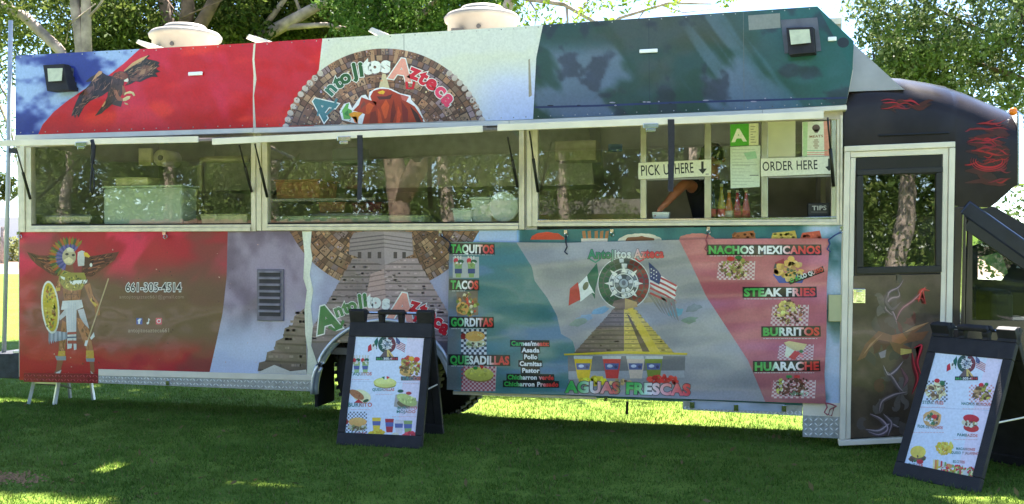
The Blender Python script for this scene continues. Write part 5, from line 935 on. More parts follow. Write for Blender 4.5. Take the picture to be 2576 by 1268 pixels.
def art_r(A):
    A.at(2230, 802.9, .3516); paper(A, [(342, 180), (880, 215), (632, 1163), (97, 1073)], 0); logo_text(A, 510, 226, 688, 236, 22, 1); head(A, 572, 318, 68)
    def cb(x0, y0, n, m, w, c): 
        for i in range(n):
            for j in range(m):
                if (i+j) % 2: A.rect(x0+i*w, y0+j*w, x0+(i+.9)*w, y0+(j+.9)*w, c, .7)
    cb(285, 440, 11, 11, 14, (96, 98, 104)); bits2(A, 352, 515, 68, 58, [(206, 190, 140), (220, 206, 160), (150, 120, 80), (110, 84, 56)], 60, 1, 41, (10, 22)); A.ell(362, 440, 20, 15, (190, 50, 46), 2.4); A.ell(400, 458, 18, 18, (60, 110, 66), 2.4); tricol(A, 258, 408, 605, 22, 2, 'STEAK FRIES', 6); tiny(A, 245, 420, 628)
    cb(590, 470, 13, 10, 14, (206, 150, 150)); bits2(A, 682, 530, 62, 52, [(130, 110, 60), (170, 160, 60), (110, 80, 50), (190, 150, 100)], 60, 1, 42, (9, 18)); A.ell(678, 470, 18, 14, (200, 50, 50), 2.4); A.ell(716, 466, 14, 12, (60, 120, 60), 2.4); tricol(A, 535, 770, 612, 20, 2, 'NACHOS MEXICANOS', 12); tiny(A, 545, 770, 640)
    A.ell(328, 710, 64, 60, (206, 160, 100), 1, 0, 16, 0, 360, .2); bits2(A, 328, 715, 46, 40, [(214, 214, 206), (90, 130, 80), (110, 90, 60)], 36, 1.5, 43, (8, 16)); A.ell(342, 698, 20, 16, (206, 56, 50), 2.7); tricol(A, 222, 402, 775, 20, 2, 'FLOR DE NACHOS', 12); tiny(A, 190, 415, 808)
    A.ell(606, 712, 58, 30, (186, 44, 46), 2, 8); A.ell(606, 778, 56, 30, (190, 56, 46), 1.4, 8); A.ell(596, 742, 60, 28, (206, 200, 170), 1.7, 6); bits2(A, 596, 750, 50, 18, [(150, 140, 80), (214, 206, 180), (110, 80, 60)], 22, 1.9, 44, (7, 13)); tricol(A, 505, 652, 836, 20, 2, 'PAMBAZOS', 8); tiny(A, 480, 650, 860)
    bits2(A, 418, 920, 56, 44, [(226, 190, 60), (214, 170, 50), (234, 206, 90)], 60, 1, 45, (9, 18)); tricol(A, 498, 635, 934, 18, 2, 'MACARRONES', 8); tricol(A, 462, 662, 962, 18, 2, 'QUESO Y JALAPENO', 10)
    A.ell(226, 950, 56, 44, (222, 196, 80), 2); A.ell(224, 992, 60, 24, (130, 96, 64), 1.4); bits2(A, 222, 1000, 54, 22, [(90, 70, 50), (60, 110, 60), (110, 84, 60)], 26, 1.6, 46, (7, 14)); A.ell(240, 1020, 24, 16, (190, 46, 50), 2.4); tricol(A, 155, 262, 1050, 22, 2.6, 'BURGER', 8); tiny(A, 120, 300, 1075)
    r = np.random.default_rng(47)
    for k in range(22):
        x = 335+k*13.5; y = 1000+k*4+r.uniform(-6, 6); A.poly([(x, y), (x+12, y+4), (x+8, y+86), (x-6, y+80)], [(206, 176, 60), (120, 160, 70), (190, 60, 60), (214, 206, 150), (214, 130, 60), (196, 196, 186)][r.integers(6)], 1+(k % 4)*.1)
    bits2(A, 480, 1070, 120, 26, [(206, 176, 60), (120, 160, 70), (200, 60, 60), (220, 216, 200)], 60, 1.6, 48, (6, 13)); bits2(A, 610, 1100, 26, 40, [(190, 60, 70), (120, 150, 70)], 20, 1.6, 49, (8, 14)); tricol(A, 475, 560, 1026, 18, 2.6, 'ELOTES', 6)
    A.line([(236, 628), (770, 655)], 3, (176, 180, 196), .7); A.at()
board('upright black sandwich board with white food poster standing in front of the rear wheel arch', 4.029, -.827, .028, .301, .70, 1.097, None, art_l)
board('black sandwich board with white food poster, turned and leaning back beside the side door', 7.986, -1.01, -.715, .47, .60, 1.148, None, art_r)

# aluminium step standing under the tail end
p0 = GR(72, 1015, 0.0); rt = thing('step_stool', 'folding aluminium step with splayed legs on the grass under the tail of the truck', 'step stool', (p0[0]+.2, p0[1]+.15, 0))
a1, a2 = GR(72, 1016), GR(137, 1019); zt = .215; tl, tr = np.array([a1[0]+.035, a1[1]+.03, zt]), np.array([a2[0]+.02, a2[1]+.03, zt])
mb = MB().bar(a1, tl, .04, .03).bar(a2, tr, .04, .03).bar(tl-[.015, 0, 0], tr+[.015, 0, 0], .022, .03); mb.build('leg_frame', pm('bare_aluminium', (225, 228, 235), .3, .4, .05), rt)
c1 = GR(177, 1001, -.02); c2 = GR(236, 1006, -.02); ul, ur = c1+[-.03, 0, zt+.02], c2+[-.04, 0, zt+.02]
MB().bar(c1, ul, .028, .02).build('leg', pm('shaded_aluminium', (130, 134, 140), .4, .4), rt); MB().bar(c2, ur, .03, .022).build('leg', pm('bare_aluminium', (225, 228, 235), .3, .4, .05), rt)  # inner leg in a darker copy of the aluminium, shade put into its colour
mb = MB(); mb.hexa([tl+[0, 0, .0], ur+[0, -.4, -.0], ul+[-.1, .2, 0], ur+[0, .2, 0], tl+[0, 0, .02], ur+[0, -.4, .02], ul+[-.1, .2, .02], ur+[0, .2, .02]]); mb.build('tread', M_alu, rt)
MB().bar(tl+[.02, .02, -.02], c1+[-.05, 0, .12], .014, .014).bar(tr+[0, .02, -.02], c1+[.01, 0, .1], .014, .014).build('brace', M_black, rt)

# ================================================================== THINGS INSIDE THE TRUCK
def inside(px, py, Y): return UP(px, py, Y)
def crate(name, label, cat, x0, y0, x1, y1, Y, D, mat, lid=None, group=None):
    a = UP(x0, y1, Y); c = UP(x1, y0, Y); z = a[2]; r = thing(name, label, cat, ((a[0]+c[0])/2, Y+D/2, z), group)
    h = c[2]-z; mb = MB(); i = .012
    mb.hexa([(a[0]+i, Y+i, z), (c[0]-i, Y+i, z), (a[0]+i, Y+D-i, z), (c[0]-i, Y+D-i, z), (a[0], Y, z+h*.9), (c[0], Y, z+h*.9), (a[0], Y+D, z+h*.9), (c[0], Y+D, z+h*.9)]); mb.build('body', mat, r, bevel=.008)
    MB().box(a[0]-.012, c[0]+.012, Y-.012, Y+D+.012, z+h*.9+.001, z+h).build('lid', lid or mat, r, bevel=.008); return r
M_tub = pm('milky_plastic', (196, 208, 190), .4, 0, .08); M_card = pm('corrugated_cardboard', (176, 122, 92), .8, 0, .15, 10); M_maroon = pm('maroon_tub_plastic', (104, 34, 46), .4)
M_foam = pm('white_foam', (214, 222, 210), .7, 0, .04, 40, .1, 200)
yb = UP(360, 563, .12)
bb = thing('storage_box', 'large milky green plastic box behind the left serving window', 'storage box', (UP(358, 560, .3)[0], .3, CZ))
mb = MB(); a = UP(260, 563, .14); c = UP(457, 470, .14); mb.box(a[0], c[0], .14, .40, CZ+.001, c[2]); mb.build('body', M_tub, bb, bevel=.02); MB().box(a[0]-.01, c[0]+.01, .13, .41, c[2]+.001, c[2]+.02).build('lid', M_tub, bb, bevel=.006)
k = crate('paper_carton', 'shallow cream carton lying on top of the milky plastic box', 'carton', 287, 447, 372, 469, .17, .2, pm('cream_board', (206, 200, 160), .6)); k.location.z = c[2]+.022
crate('food_pan', 'long pale steel food pan at the left end of the service counter', 'food pan', 92, 540, 228, 562, .1, .26, M_steel)
crate('food_pan', 'short cream food pan at the right end of the left window', 'food pan', 503, 538, 622, 563, .1, .26, pm('cream_pan', (196, 190, 150), .5))
crate('paper_liner_tray', 'long low greenish tray of paper liners below the middle window', 'tray', 692, 541, 1068, 560, .12, .24, pm('liner_green', (176, 186, 150), .6))
crate('cardboard_box', 'open tan cardboard box, upper of the boxes behind the middle window', 'cardboard box', 692, 450, 806, 500, .75, .4, M_card); crate('cardboard_box', 'small brown cardboard box next to the maroon tub', 'cardboard box', 800, 508, 868, 535, .6, .3, M_card); crate('plastic_tub', 'dark maroon plastic tub beside the brown boxes', 'tub', 884, 508, 958, 537, .55, .3, M_maroon)
rest = [('cardboard_box', 692, 450, .75), ]
# shelf carrying the boxes
mb = MB(); a = UP(676, 502, .7); c = UP(880, 537, .5); mb.box(a[0], a[0]+1.1, .72, 1.2, UP(700, 500, .75)[2]-.03, UP(700, 500, .75)[2]-.002); mb.box(UP(790, 500, .6)[0], UP(965, 500, .55)[0], .5, .92, UP(850, 537, .57)[2]-.03, UP(850, 537, .57)[2]-.002); mb.build('shelf', M_steel, truck)
# foam trays, plate
crate('foam_container', 'stack of white foam takeout containers, nearest the tray of liners', 'foam containers', 1138, 524, 1186, 559, .1, .2, M_foam); crate('foam_container', 'taller stack of pale foam containers against the round plates', 'foam containers', 1184, 495, 1240, 559, .16, .2, M_foam)
p = UP(1268, 517, .13); pt = thing('foam_plates', 'round white foam plates standing on edge, right end of the middle window', 'plates', (p[0], .13, CZ)); rr = abs(UP(1305, 517, .13)[0]-p[0])
mb = MB()
for k in range(4): mb.lathe([(rr*.02, .02+.012*k), (rr*.72, .02+.012*k), (rr*.86, .004+.012*k), (rr, .0+.012*k), (rr, .006+.012*k), (rr*.87, .012+.012*k), (rr*.72, .028+.012*k), (rr*.02, .028+.012*k)], (p[0], .11, CZ+rr+.002), 'y', 36)
mb.build('plate', M_foam, pt, True)
# drink bottles on the counter behind the window
def bottle(px, y0, y1, w, col, capc, lab, label):
    Y = .12; p = UP(px, y1, Y); q = UP(px, y0, Y); h = q[2]-CZ-.002; r = abs(UP(px+w/2, y1, Y)[0]-p[0]); o = thing('drink_bottle', label, 'bottle', (p[0], Y, CZ+.001), 'drink bottles in the serving window')
    MB().lathe([(r*.9, 0), (r, h*.04), (r, h*.38), (r*.8, h*.52), (r*.42, h*.74), (r*.36, h*.92)], (p[0], Y, CZ+.001), n=18).build('body', pm('juice_%d_%d_%d' % col, col, .12, 0, .1), o, True)
    MB().lathe([(r*.42, h*.921), (r*.42, h)], (p[0], Y, CZ+.001), n=14).build('cap', pm('bottle_cap_%d' % capc[0], capc, .4), o, True); MB().lathe([(r*1.02, h*.1), (r*1.02, h*.32)], (p[0], Y, CZ+.001), n=18).build('paper_label', pm('bottle_label_%d' % lab[0], lab, .6, 0, .2, 60), o, True)
bottle(1795, 462, 546, 15, (28, 40, 34), (60, 60, 60), (206, 80, 84), 'dark green drink bottle with a pink label, leftmost in the serving window')
bottle(1815, 462, 546, 20, (176, 160, 60), (206, 200, 180), (206, 206, 180), 'yellow juice bottle between the dark bottle and the orange one')
bottle(1834, 478, 546, 20, (206, 120, 50), (206, 190, 170), (214, 200, 180), 'orange juice bottle in the middle of the bottle row'); bottle(1855, 478, 546, 19, (170, 40, 66), (200, 190, 170), (206, 196, 186), 'dark red juice bottle between the orange and the pink one'); bottle(1877, 478, 546, 20, (206, 106, 112), (206, 196, 190), (206, 206, 186), 'pink juice bottle, rightmost of the bottle row')
zs = UP(1000, 452, 1.9)[2]; mb = MB(); a = UP(900, 452, 1.9); c = UP(1270, 452, 1.9); mb.box(a[0], c[0], 1.8, 2.15, zs-.03, zs); mb.build('back_shelf', M_steel, truck)
r = np.random.default_rng(15)
for k, cc in enumerate(((206, 60, 40), (214, 170, 60), (226, 220, 200), (90, 120, 50), (206, 70, 50), (120, 70, 40), (226, 220, 200), (206, 150, 50), (180, 40, 40))):
    x = a[0]+.08+k*.16+r.uniform(-.03, .03); o = thing('sauce_bottle', 'sauce bottle in the row on the shelf at the back of the kitchen', 'bottle', (x, 1.93, zs), 'sauce bottles on the back shelf')
    MB().lathe([(.034, .001), (.036, .01), (.036, .13), (.016, .17)], (x, 1.93, zs), n=12).build('body', pm('sauce_%d_%d' % cc[:2], cc, .3), o, True); MB().lathe([(.015, .171), (.006, .215)], (x, 1.93, zs), n=8).build('cap', pm('sauce_cap', (214, 206, 190), .4), o, True)
p = UP(2060, 526, .12); tp = thing('tip_box', 'small black tip box with white lettering in the order window', 'tip box', (p[0], .12, CZ)); mb = MB(); a = UP(2033, 540, .09); c = UP(2087, 511, .09); mb.box(a[0], c[0], .09, .22, CZ+.002, c[2]); mb.build('body', M_black, tp, bevel=.004)
S = Art((0, .088, 0)); S.text('TIPS', 2043, 529, 2080, 528, 11, (170, 170, 164), 1, .02); S.rect(2040, 533, 2081, 534, (110, 110, 106), 1); S.build('lettering', M_sign, tp)
p = UP(1673, 536, .10); nb = thing('serving_cup_tray', 'small white paper tray under the hand in the pick up window', 'paper tray', (p[0], .12, CZ)); mb = MB(); a = UP(1640, 545, .10); c = UP(1684, 527, .10); mb.hexa([(a[0]+.01, .10, CZ+.002), (c[0]-.01, .10, CZ+.002), (a[0]+.01, .2, CZ+.002), (c[0]-.01, .2, CZ+.002), (a[0], .09, c[2]-.02), (c[0], .09, c[2]-.02), (a[0], .21, c[2]-.02), (c[0], .21, c[2]-.02)]); mb.build('body', M_foam, nb, bevel=.004)
p = UP(404, 397, .9); tr = thing('paper_towel_roll', 'white paper towel roll hanging in the kitchen behind the left window', 'paper towel', (p[0], .9, p[2])); MB().lathe([(.03, 0), (.085, 0), (.085, .25), (.03, .25)], (p[0], .9, p[2]), 'y', 24).build('roll', pm('paper_roll', (214, 206, 176), .8), tr, True); MB().lathe([(.028, -.01), (.028, .26)], (p[0], .9, p[2]), 'y', 16).build('core', M_dark, tr)
p = UP(368, 395, .9); MB().box(p[0]-.09, p[0]+.06, .9, .93, p[2]-.09, p[2]+.09).build('order_slip', pm('slip_paper', (206, 198, 160), .7), truck)
q0, q1, q2, q3 = UP(503, 540, .6), UP(503, 420, .6), UP(520, 402, .6), UP(625, 400, .6); MB().tube([q0, q1, (q1+q2)/2+[-.02, 0, .03], q2, q3], .035, 10).build('vent_duct', pm('pale_duct', (176, 168, 140), .4, .3), truck, True)
mb = MB(); pxbox(mb, 1395, 352, 1500, 405, .9, 1.2, .9); mb.build('wall_cabinet', pm('cabinet_cream', (170, 160, 140), .6), truck, bevel=.01)
mb = MB(); pxbox(mb, 1530, 362, 1565, 382, 1.0, 1.02, 1.0); mb.build('blue_notice', pm('blue_notice_paper', (56, 96, 160), .6), truck)
mb = MB(); pxbox(mb, 835, 370, 905, 412, .9, 1.15, .9); mb.build('wall_shelf_box', pm('grey_shelf', (120, 124, 126), .5), truck, bevel=.01)

# ================================================================== PERSON at the pick up window
def skin_body(name, nodes, edges, mat, parent, lev=2, root=0):
    me = bpy.data.meshes.new(name); org = ORG.get(parent, np.zeros(3)); me.from_pydata([tuple(np.array(n[0])-org) for n in nodes], edges, []); me.materials.append(mat); o = bpy.data.objects.new(name, me); link(o); o.parent = parent; ORG[o] = org
    s = o.modifiers.new('skin', 'SKIN'); s.use_smooth_shade = True
    for i, n in enumerate(nodes): r = n[1]; me.skin_vertices[0].data[i].radius = (r, r) if np.isscalar(r) else r; me.skin_vertices[0].data[i].use_root = i == root
    u = o.modifiers.new('sub', 'SUBSURF'); u.levels = lev; u.render_levels = lev; return o
hx = UP(1748, 440, .55)[0]+.13; fz = .66
pr = thing('person', 'person in dark shirt reaching a bare forearm to the pick up window counter', 'person', (hx, .62, fz))
M_skin = pm('skin', (168, 106, 74), .5, 0, .12, 14); M_shirt = pm('dark_shirt', (26, 26, 30), .9, 0, .2); M_trou = pm('dark_trousers', (30, 32, 40), .9)
hand = UP(1668, 520, .17); elb = UP(1722, 462, .34); sh = np.array([hx-.03, .56, 2.05])
N = [((hx+.02, .66, fz+.92), .13), ((hx+.02, .65, fz+1.12), (.15, .11)), ((hx+.02, .62, fz+1.30), (.16, .11)), ((hx+.02, .60, fz+1.42), (.10, .08)), ((hx+.02, .59, fz+1.49), .05), ((hx+.015, .575, fz+1.56), .075), ((hx+.01, .565, fz+1.65), (.082, .092)), ((hx+.01, .575, fz+1.735), .06),
     ((hx-.15, .60, fz+1.38), .06), (tuple((sh+elb)/2+[-.03, 0, .0]), .052), (tuple(elb), .046), (tuple((elb+hand)/2+[0, 0, .005]), .041), (tuple(hand+[.03, .02, .035]), .028),
     ((hx+.21, .60, fz+1.38), .06), ((hx+.27, .62, fz+1.12), .048), ((hx+.24, .42, fz+1.02), .04), ((hx+.20, .28, fz+1.02), .028),
     ((hx-.07, .66, fz+.80), .10), ((hx-.08, .65, fz+.45), .065), ((hx-.08, .68, fz+.07), .045), ((hx-.08, .58, fz+.03), .035), ((hx+.11, .66, fz+.80), .10), ((hx+.12, .65, fz+.45), .065), ((hx+.12, .68, fz+.07), .045), ((hx+.12, .58, fz+.03), .035)]
Ed = [(0, 1), (1, 2), (2, 3), (3, 4), (4, 5), (5, 6), (6, 7), (2, 8), (8, 9), (9, 10), (10, 11), (11, 12), (2, 13), (13, 14), (14, 15), (15, 16), (0, 17), (17, 18), (18, 19), (19, 20), (0, 21), (21, 22), (22, 23), (23, 24)]
# palm and five bent fingers grow out of both wrists on the same surface
def add_hand(wi, wrist, d, side, dn):
    d = np.array(d)/np.linalg.norm(d); side = np.array(side); dn = np.array(dn); i0 = len(N); N.append((tuple(np.array(wrist)+d*.045), (.030, .018))); Ed.append((wi, i0))
    for k, (off, ln) in enumerate(((-.027, .062), (-.009, .074), (.009, .070), (.026, .056))):
        a = np.array(wrist)+d*.075+side*off; b_ = a+d*ln*.55+dn*.012; c_ = b_+d*ln*.25+dn*ln*.45; j = len(N); N.extend([(tuple(a), .0098), (tuple(b_), .0085), (tuple(c_), .007)]); Ed.extend([(i0, j), (j, j+1), (j+1, j+2)])
    a = np.array(wrist)+d*.035-side*.036; b_ = a+d*.035-side*.014+dn*.01; j = len(N); N.extend([(tuple(a), .011), (tuple(b_), .009)]); Ed.extend([(i0, j), (j, j+1)])
dd = hand-elb; dd /= np.linalg.norm(dd); add_hand(12, N[12][0], dd, (.55, .8, .1), (-.25, -.1, -.9)); add_hand(16, N[16][0], (-.1, -.9, -.2), (1, 0, 0), (0, -.1, -1))
body = skin_body('body', N, Ed, M_skin, pr, 2, 0)
skin_body('shirt', [((hx+.02, .66, fz+.86), (.16, .135)), ((hx+.02, .65, fz+1.10), (.175, .135)), ((hx+.02, .62, fz+1.31), (.18, .13)), ((hx+.02, .60, fz+1.43), (.10, .085)), ((hx-.15, .60, fz+1.385), .078), (tuple((sh+elb)/2+[-.01, .0, .02]), .070), ((hx+.21, .60, fz+1.385), .078), ((hx+.26, .61, fz+1.22), .068)], [(0, 1), (1, 2), (2, 3), (2, 4), (4, 5), (2, 6), (6, 7)], M_shirt, pr, 2)
skin_body('trousers', [((hx+.02, .66, fz+.88), (.155, .13)), ((hx-.07, .66, fz+.78), .115), ((hx-.08, .65, fz+.45), .083), ((hx-.08, .68, fz+.10), .07), ((hx+.11, .66, fz+.78), .115), ((hx+.12, .65, fz+.45), .083), ((hx+.12, .68, fz+.10), .07)], [(0, 1), (1, 2), (2, 3), (0, 4), (4, 5), (5, 6)], M_trou, pr, 2)
hm = MB(); hc = np.array([hx+.01, .590, fz+1.665])
hm.lathe([(.001, .118), (.05, .108), (.085, .075), (.100, .03), (.098, -.01), (.088, -.05)], hc, n=20); h_ = hm.build('hair', pm('black_hair', (24, 20, 18), .5), pr, True)
fm = MB()
for s in (-1, 1): fm.lathe([(.001, -.012), (.010, -.008), (.012, 0), (.001, .006)], hc+[s*.032, -.085, -.02], 'y', 10)
fm.build('eye', pm('eye_dark', (30, 26, 24), .2), pr, True)
fm = MB().hexa([hc+np.array(q) for q in ((-.016, -.118, -.058), (.016, -.118, -.058), (-.016, -.08, -.058), (.016, -.08, -.058), (-.007, -.098, -.012), (.007, -.098, -.012), (-.007, -.08, -.012), (.007, -.08, -.012))]); fm.build('nose', M_skin, pr, True, .006)
MB().bar(hc+[-.026, -.094, -.082], hc+[.026, -.094, -.082], .01, .012).build('mouth', pm('lips', (140, 74, 66), .5), pr)
for s in (-1, 1): MB().lathe([(.001, -.01), (.02, -.006), (.024, .004), (.012, .012)], hc+[s*.092, .005, -.03], 'y', 10).build('ear', M_skin, pr, True)
# ================================================================== GROUND
def ground_mat(name, ramp, s1, s2, bump=.03):
    m, n, b = node_mat(name); L = n.links.new; tc = n.nodes.new('ShaderNodeTexCoord')
    a = n.nodes.new('ShaderNodeTexNoise'); a.inputs['Scale'].default_value = s1; a.inputs['Detail'].default_value = 8; L(tc.outputs['Object'], a.inputs['Vector'])
    c = n.nodes.new('ShaderNodeTexNoise'); c.inputs['Scale'].default_value = s2; c.inputs['Detail'].default_value = 4; L(tc.outputs['Object'], c.inputs['Vector'])
    mx = n.nodes.new('ShaderNodeMath'); mx.operation = 'MULTIPLY_ADD'; mx.inputs[1].default_value = .5; L(c.outputs[0], mx.inputs[0])
    hm = n.nodes.new('ShaderNodeMath'); hm.operation = 'MULTIPLY'; hm.inputs[1].default_value = .5; L(a.outputs[0], hm.inputs[0]); L(hm.outputs[0], mx.inputs[2])
    r = n.nodes.new('ShaderNodeValToRGB'); L(mx.outputs[0], r.inputs[0]); e = r.color_ramp.elements
    e[0].position = .35; e[0].color = (*ramp[0], 1); e[1].position = .65; e[1].color = (*ramp[1], 1)
    L(r.outputs[0], b.inputs['Base Color']); b.inputs['Roughness'].default_value = 1; b.inputs['Specular IOR Level'].default_value = .1
    bp = n.nodes.new('ShaderNodeBump'); bp.inputs['Distance'].default_value = bump; L(c.outputs[0], bp.inputs['Height']); L(bp.outputs[0], b.inputs['Normal']); return m
def sheet(name, xs, ys, zf, mat, kind='structure'):
    X, Y = np.meshgrid(xs, ys); Z = zf(X, Y); w = len(xs); V = np.stack([X, Y, Z], -1).reshape(-1, 3)
    F = [(j*w+i, j*w+i+1, (j+1)*w+i+1, (j+1)*w+i) for j in range(len(ys)-1) for i in range(w-1)]
    return tag(mesh_obj(name, V, F, mat, None, None, None, True), kind=kind)
M_soil = ground_mat('lawn_turf', ((.080, .135, .018), (.185, .255, .038)), 1.1, 45)
lawn_xs = np.unique(np.concatenate([[-400, -200, -100, -60, -40, -25, -15, -10], np.linspace(-7, 16, 70), [20, 26, 35, 50, 80, 150, 300]]))
lawn_ys = np.unique(np.concatenate([[-300, -150, -80, -40, -25, -16, -12, -9, -7], np.linspace(-5, 3, 50), [4, 6, 9, 13, 18, 25, 34, 44]]))
sheet('lawn', lawn_xs, lawn_ys, lambda X, Y: gz(X, Y)+.012*(fbm(X*1.3, Y*1.3, 5)-.5), M_soil)
sheet('dirt_field', [-900, -300, -100, 0, 100, 300, 900], [44, 90, 200, 500, 1500], lambda X, Y: np.full_like(X, -.25)+0*X, ground_mat('sandy_dirt', ((.20, .135, .10), (.30, .21, .16)), .15, 3))
sheet('bounce_gravel', [-60, -30, -10, 0, 8, 16, 30, 60], [-15.5, -12, -9, -7, -5.4], lambda X, Y: np.full_like(X, .016)+0*X, ground_mat('pale_gravel', ((.48, .43, .36), (.68, .62, .54)), 1.2, 60))  # unseen pale ground added to bounce warm sunlight onto the truck's side
def leafmat(name, rough=.5, trans=.35):
    m, n, b = node_mat(name); L = n.links.new; a = n.nodes.new('ShaderNodeVertexColor'); a.layer_name = 'Col'
    L(a.outputs[0], b.inputs['Base Color']); b.inputs['Roughness'].default_value = rough; b.inputs['Specular IOR Level'].default_value = .05
    t = n.nodes.new('ShaderNodeBsdfTranslucent'); L(a.outputs[0], t.inputs[0]); mx = n.nodes.new('ShaderNodeMixShader'); mx.inputs[0].default_value = trans
    L(b.outputs[0], mx.inputs[1]); L(t.outputs[0], mx.inputs[2]); L(mx.outputs[0], n.nodes['Material Output'].inputs[0]); return m
M_leaf = leafmat('leaf_green'); M_blade = leafmat('grass_blade', .6, .3)
def fast_mesh(name, V, nv, C, mat, parent=None):
    """V: (nfaces, nv, 3) separate faces"""
    n = len(V); me = bpy.data.meshes.new(name); org = ORG.get(parent, np.zeros(3)) if parent else np.zeros(3)
    me.vertices.add(n*nv); me.vertices.foreach_set('co', (V.reshape(-1, 3)-org).astype(np.float32).ravel()); me.loops.add(n*nv); me.loops.foreach_set('vertex_index', np.arange(n*nv, dtype=np.int32))
    me.polygons.add(n); me.polygons.foreach_set('loop_start', np.arange(0, n*nv, nv, dtype=np.int32))
    try: me.polygons.foreach_set('loop_total', np.full(n, nv, dtype=np.int32))
    except Exception: pass
    me.materials.append(mat); me.update(calc_edges=True); at = me.color_attributes.new('Col', 'FLOAT_COLOR', 'CORNER'); c = np.ones((n*nv, 4), np.float32); c[:, :3] = np.repeat(C, nv, 0); at.data.foreach_set('color', c.ravel())
    me.validate(); o = bpy.data.objects.new(name, me); link(o)
    if parent: o.parent = parent; ORG[o] = org
    return o
# mown grass: short bent blades where the lawn is seen close to
def grass(n, x0, x1, y0, y1, hmin, hmax, seed):
    r = np.random.default_rng(seed); x = r.uniform(x0, x1, n); y = y0+(y1-y0)*r.random(n); tuft = fbm(x*9, y*9, 3, 2)
    bare = ((x-2.02)/.30)**2+((y+2.36)/.15)**2; keep = (tuft > r.random(n)*.62) & ((bare > 1) | (r.random(n) < .15)); x, y, tuft = x[keep], y[keep], tuft[keep]; n = len(x)
    h = r.uniform(hmin, hmax, n)*(.6+.8*tuft); a = r.uniform(0, 6.28, n); w = r.uniform(.003, .006, n); l = h*r.uniform(.2, .9, n); b = r.uniform(0, 6.28, n); z = gz(x, y)-.004
    P0 = np.stack([x-np.cos(a)*w, y-np.sin(a)*w, z], -1); P1 = np.stack([x+np.cos(a)*w, y+np.sin(a)*w, z], -1); P2 = np.stack([x+np.cos(b)*l, y+np.sin(b)*l, z+h], -1)
    m = fbm(x*1.2, y*1.2, 8); t = np.clip(r.random(n)*.7+m*.5-.2, 0, 1)[:, None]; y_ = sm((fbm(x*.7, y*.7, 31)-.45)/.2)[:, None]; C = np.array([.062, .120, .020])*(1-t)+np.array([.175, .275, .045])*t; C = C*(1-.35*y_)+np.array([.19, .22, .045])*.35*y_; dry = r.random(n) < .06; C[dry] = (.20, .17, .07); return np.stack([P0, P1, P2], 1), C
g1, c1_ = grass(330000, -2.2, 10.8, -3.7, 1.2, .012, .034, 1); g2, c2_ = grass(90000, -3, 11, 1.2, 5, .018, .042, 2)
tag(fast_mesh('grass', np.concatenate([g1, g2]), 3, np.concatenate([c1_, c2_]), M_blade), kind='stuff')
mb = MB(); r_ = np.random.default_rng(3)
V = []; 
for k in range(260):
    x, y = 2.0+r_.normal(0, .15), -2.36+r_.normal(0, .07); s = r_.uniform(.004, .012); mb.add([(x-s, y-s, .004), (x+s, y-s*.6, .003), (x+s*.7, y+s, .005), (x-s*.8, y+s*.7, .004), (x, y, .004+s)], [(0, 1, 4), (1, 2, 4), (2, 3, 4), (3, 0, 4)])
tag(mb.build('bare_soil', pm('brown_soil', (150, 112, 76), .9, 0, .4, 30)), kind='stuff')

# ================================================================== TREES
M_bark = pm('grey_brown_bark', (160, 142, 130), .9, 0, .45, 5, .9, 14); M_barkd = pm('dark_brown_bark', (104, 84, 70), .9, 0, .45, 6, .9, 14)
S_H = SUND/SUND[2]
DAPPLE = [(2.45, -2.98, .85, .22), (2.55, -2.78, .35, .10), (2.5, -1.9, .26, .08), (3.72, -1.95, .30, .09)]
def in_sun_gap(P):
    g = P-S_H*P[:, 2:3]; k = np.zeros(len(P), bool)
    for x, y, a, b in DAPPLE: k |= ((g[:, 0]-x)/(a+.12))**2+((g[:, 1]-y)/(b+.10))**2 < 1
    return k
def leaves(cen, per, rad, size, pal, seed, flat=1.0, flt=None):
    r = np.random.default_rng(seed); n = len(cen)*per; d = r.normal(0, 1, (n, 3)); d /= np.linalg.norm(d, axis=1)[:, None]; d *= (r.random((n, 1))**.45)*rad; d[:, 2] *= flat
    P = np.repeat(cen, per, 0)+d
    tone = np.repeat(r.random(len(cen)), per); k = np.ones(n, bool) if flt is None else flt(P); P, tone = P[k], tone[k]; n = len(P)
    u = r.normal(0, 1, (n, 3)); u /= np.linalg.norm(u, axis=1)[:, None]; v = np.cross(u, r.normal(0, 1, (n, 3))); v /= np.linalg.norm(v, axis=1)[:, None]
    s = size*r.uniform(.6, 1.35, (n, 1)); Q = np.stack([P-u*s, P-v*s*.42, P+u*s, P+v*s*.42], 1)
    pal = np.array(pal); t = np.clip(tone*.8+r.random(n)*.3, 0, .999)*(len(pal)-1); i = t.astype(int); f = (t-i)[:, None]; C = pal[i]*(1-f)+pal[np.minimum(i+1, len(pal)-1)]*f
    return Q, C
def clumps(c, rad, n, seed, thr=.42, sc=.8):
    """clump centres in an ellipsoid, thinned by noise so that gaps stay open"""
    r = np.random.default_rng(seed); P = r.normal(0, 1, (n*3, 3)); P /= np.linalg.norm(P, axis=1)[:, None]; P *= r.random((n*3, 1))**.38; P = P*np.array(rad)+np.array(c)
    k = vn(P[:, 0]*sc+P[:, 2]*sc*.7, P[:, 1]*sc+P[:, 2]*sc, seed) > thr; return P[k][:n]
def wobble(a, b, n, amp, seed):
    r = np.random.default_rng(seed); t = np.linspace(0, 1, n)[:, None]; P = np.array(a)*(1-t)+np.array(b)*t; P[1:-1] += r.normal(0, amp, (n-2, 3)); return P
CON = [(.018, .032, .008), (.050, .083, .017), (.095, .133, .026), (.175, .20, .05)]
DEC = [(.040, .070, .020), (.085, .130, .036), (.14, .19, .06), (.27, .29, .17)]  # palest tone paints in the glints on the leaves
LIM = [(.10, .16, .02), (.18, .26, .03), (.26, .34, .05)]
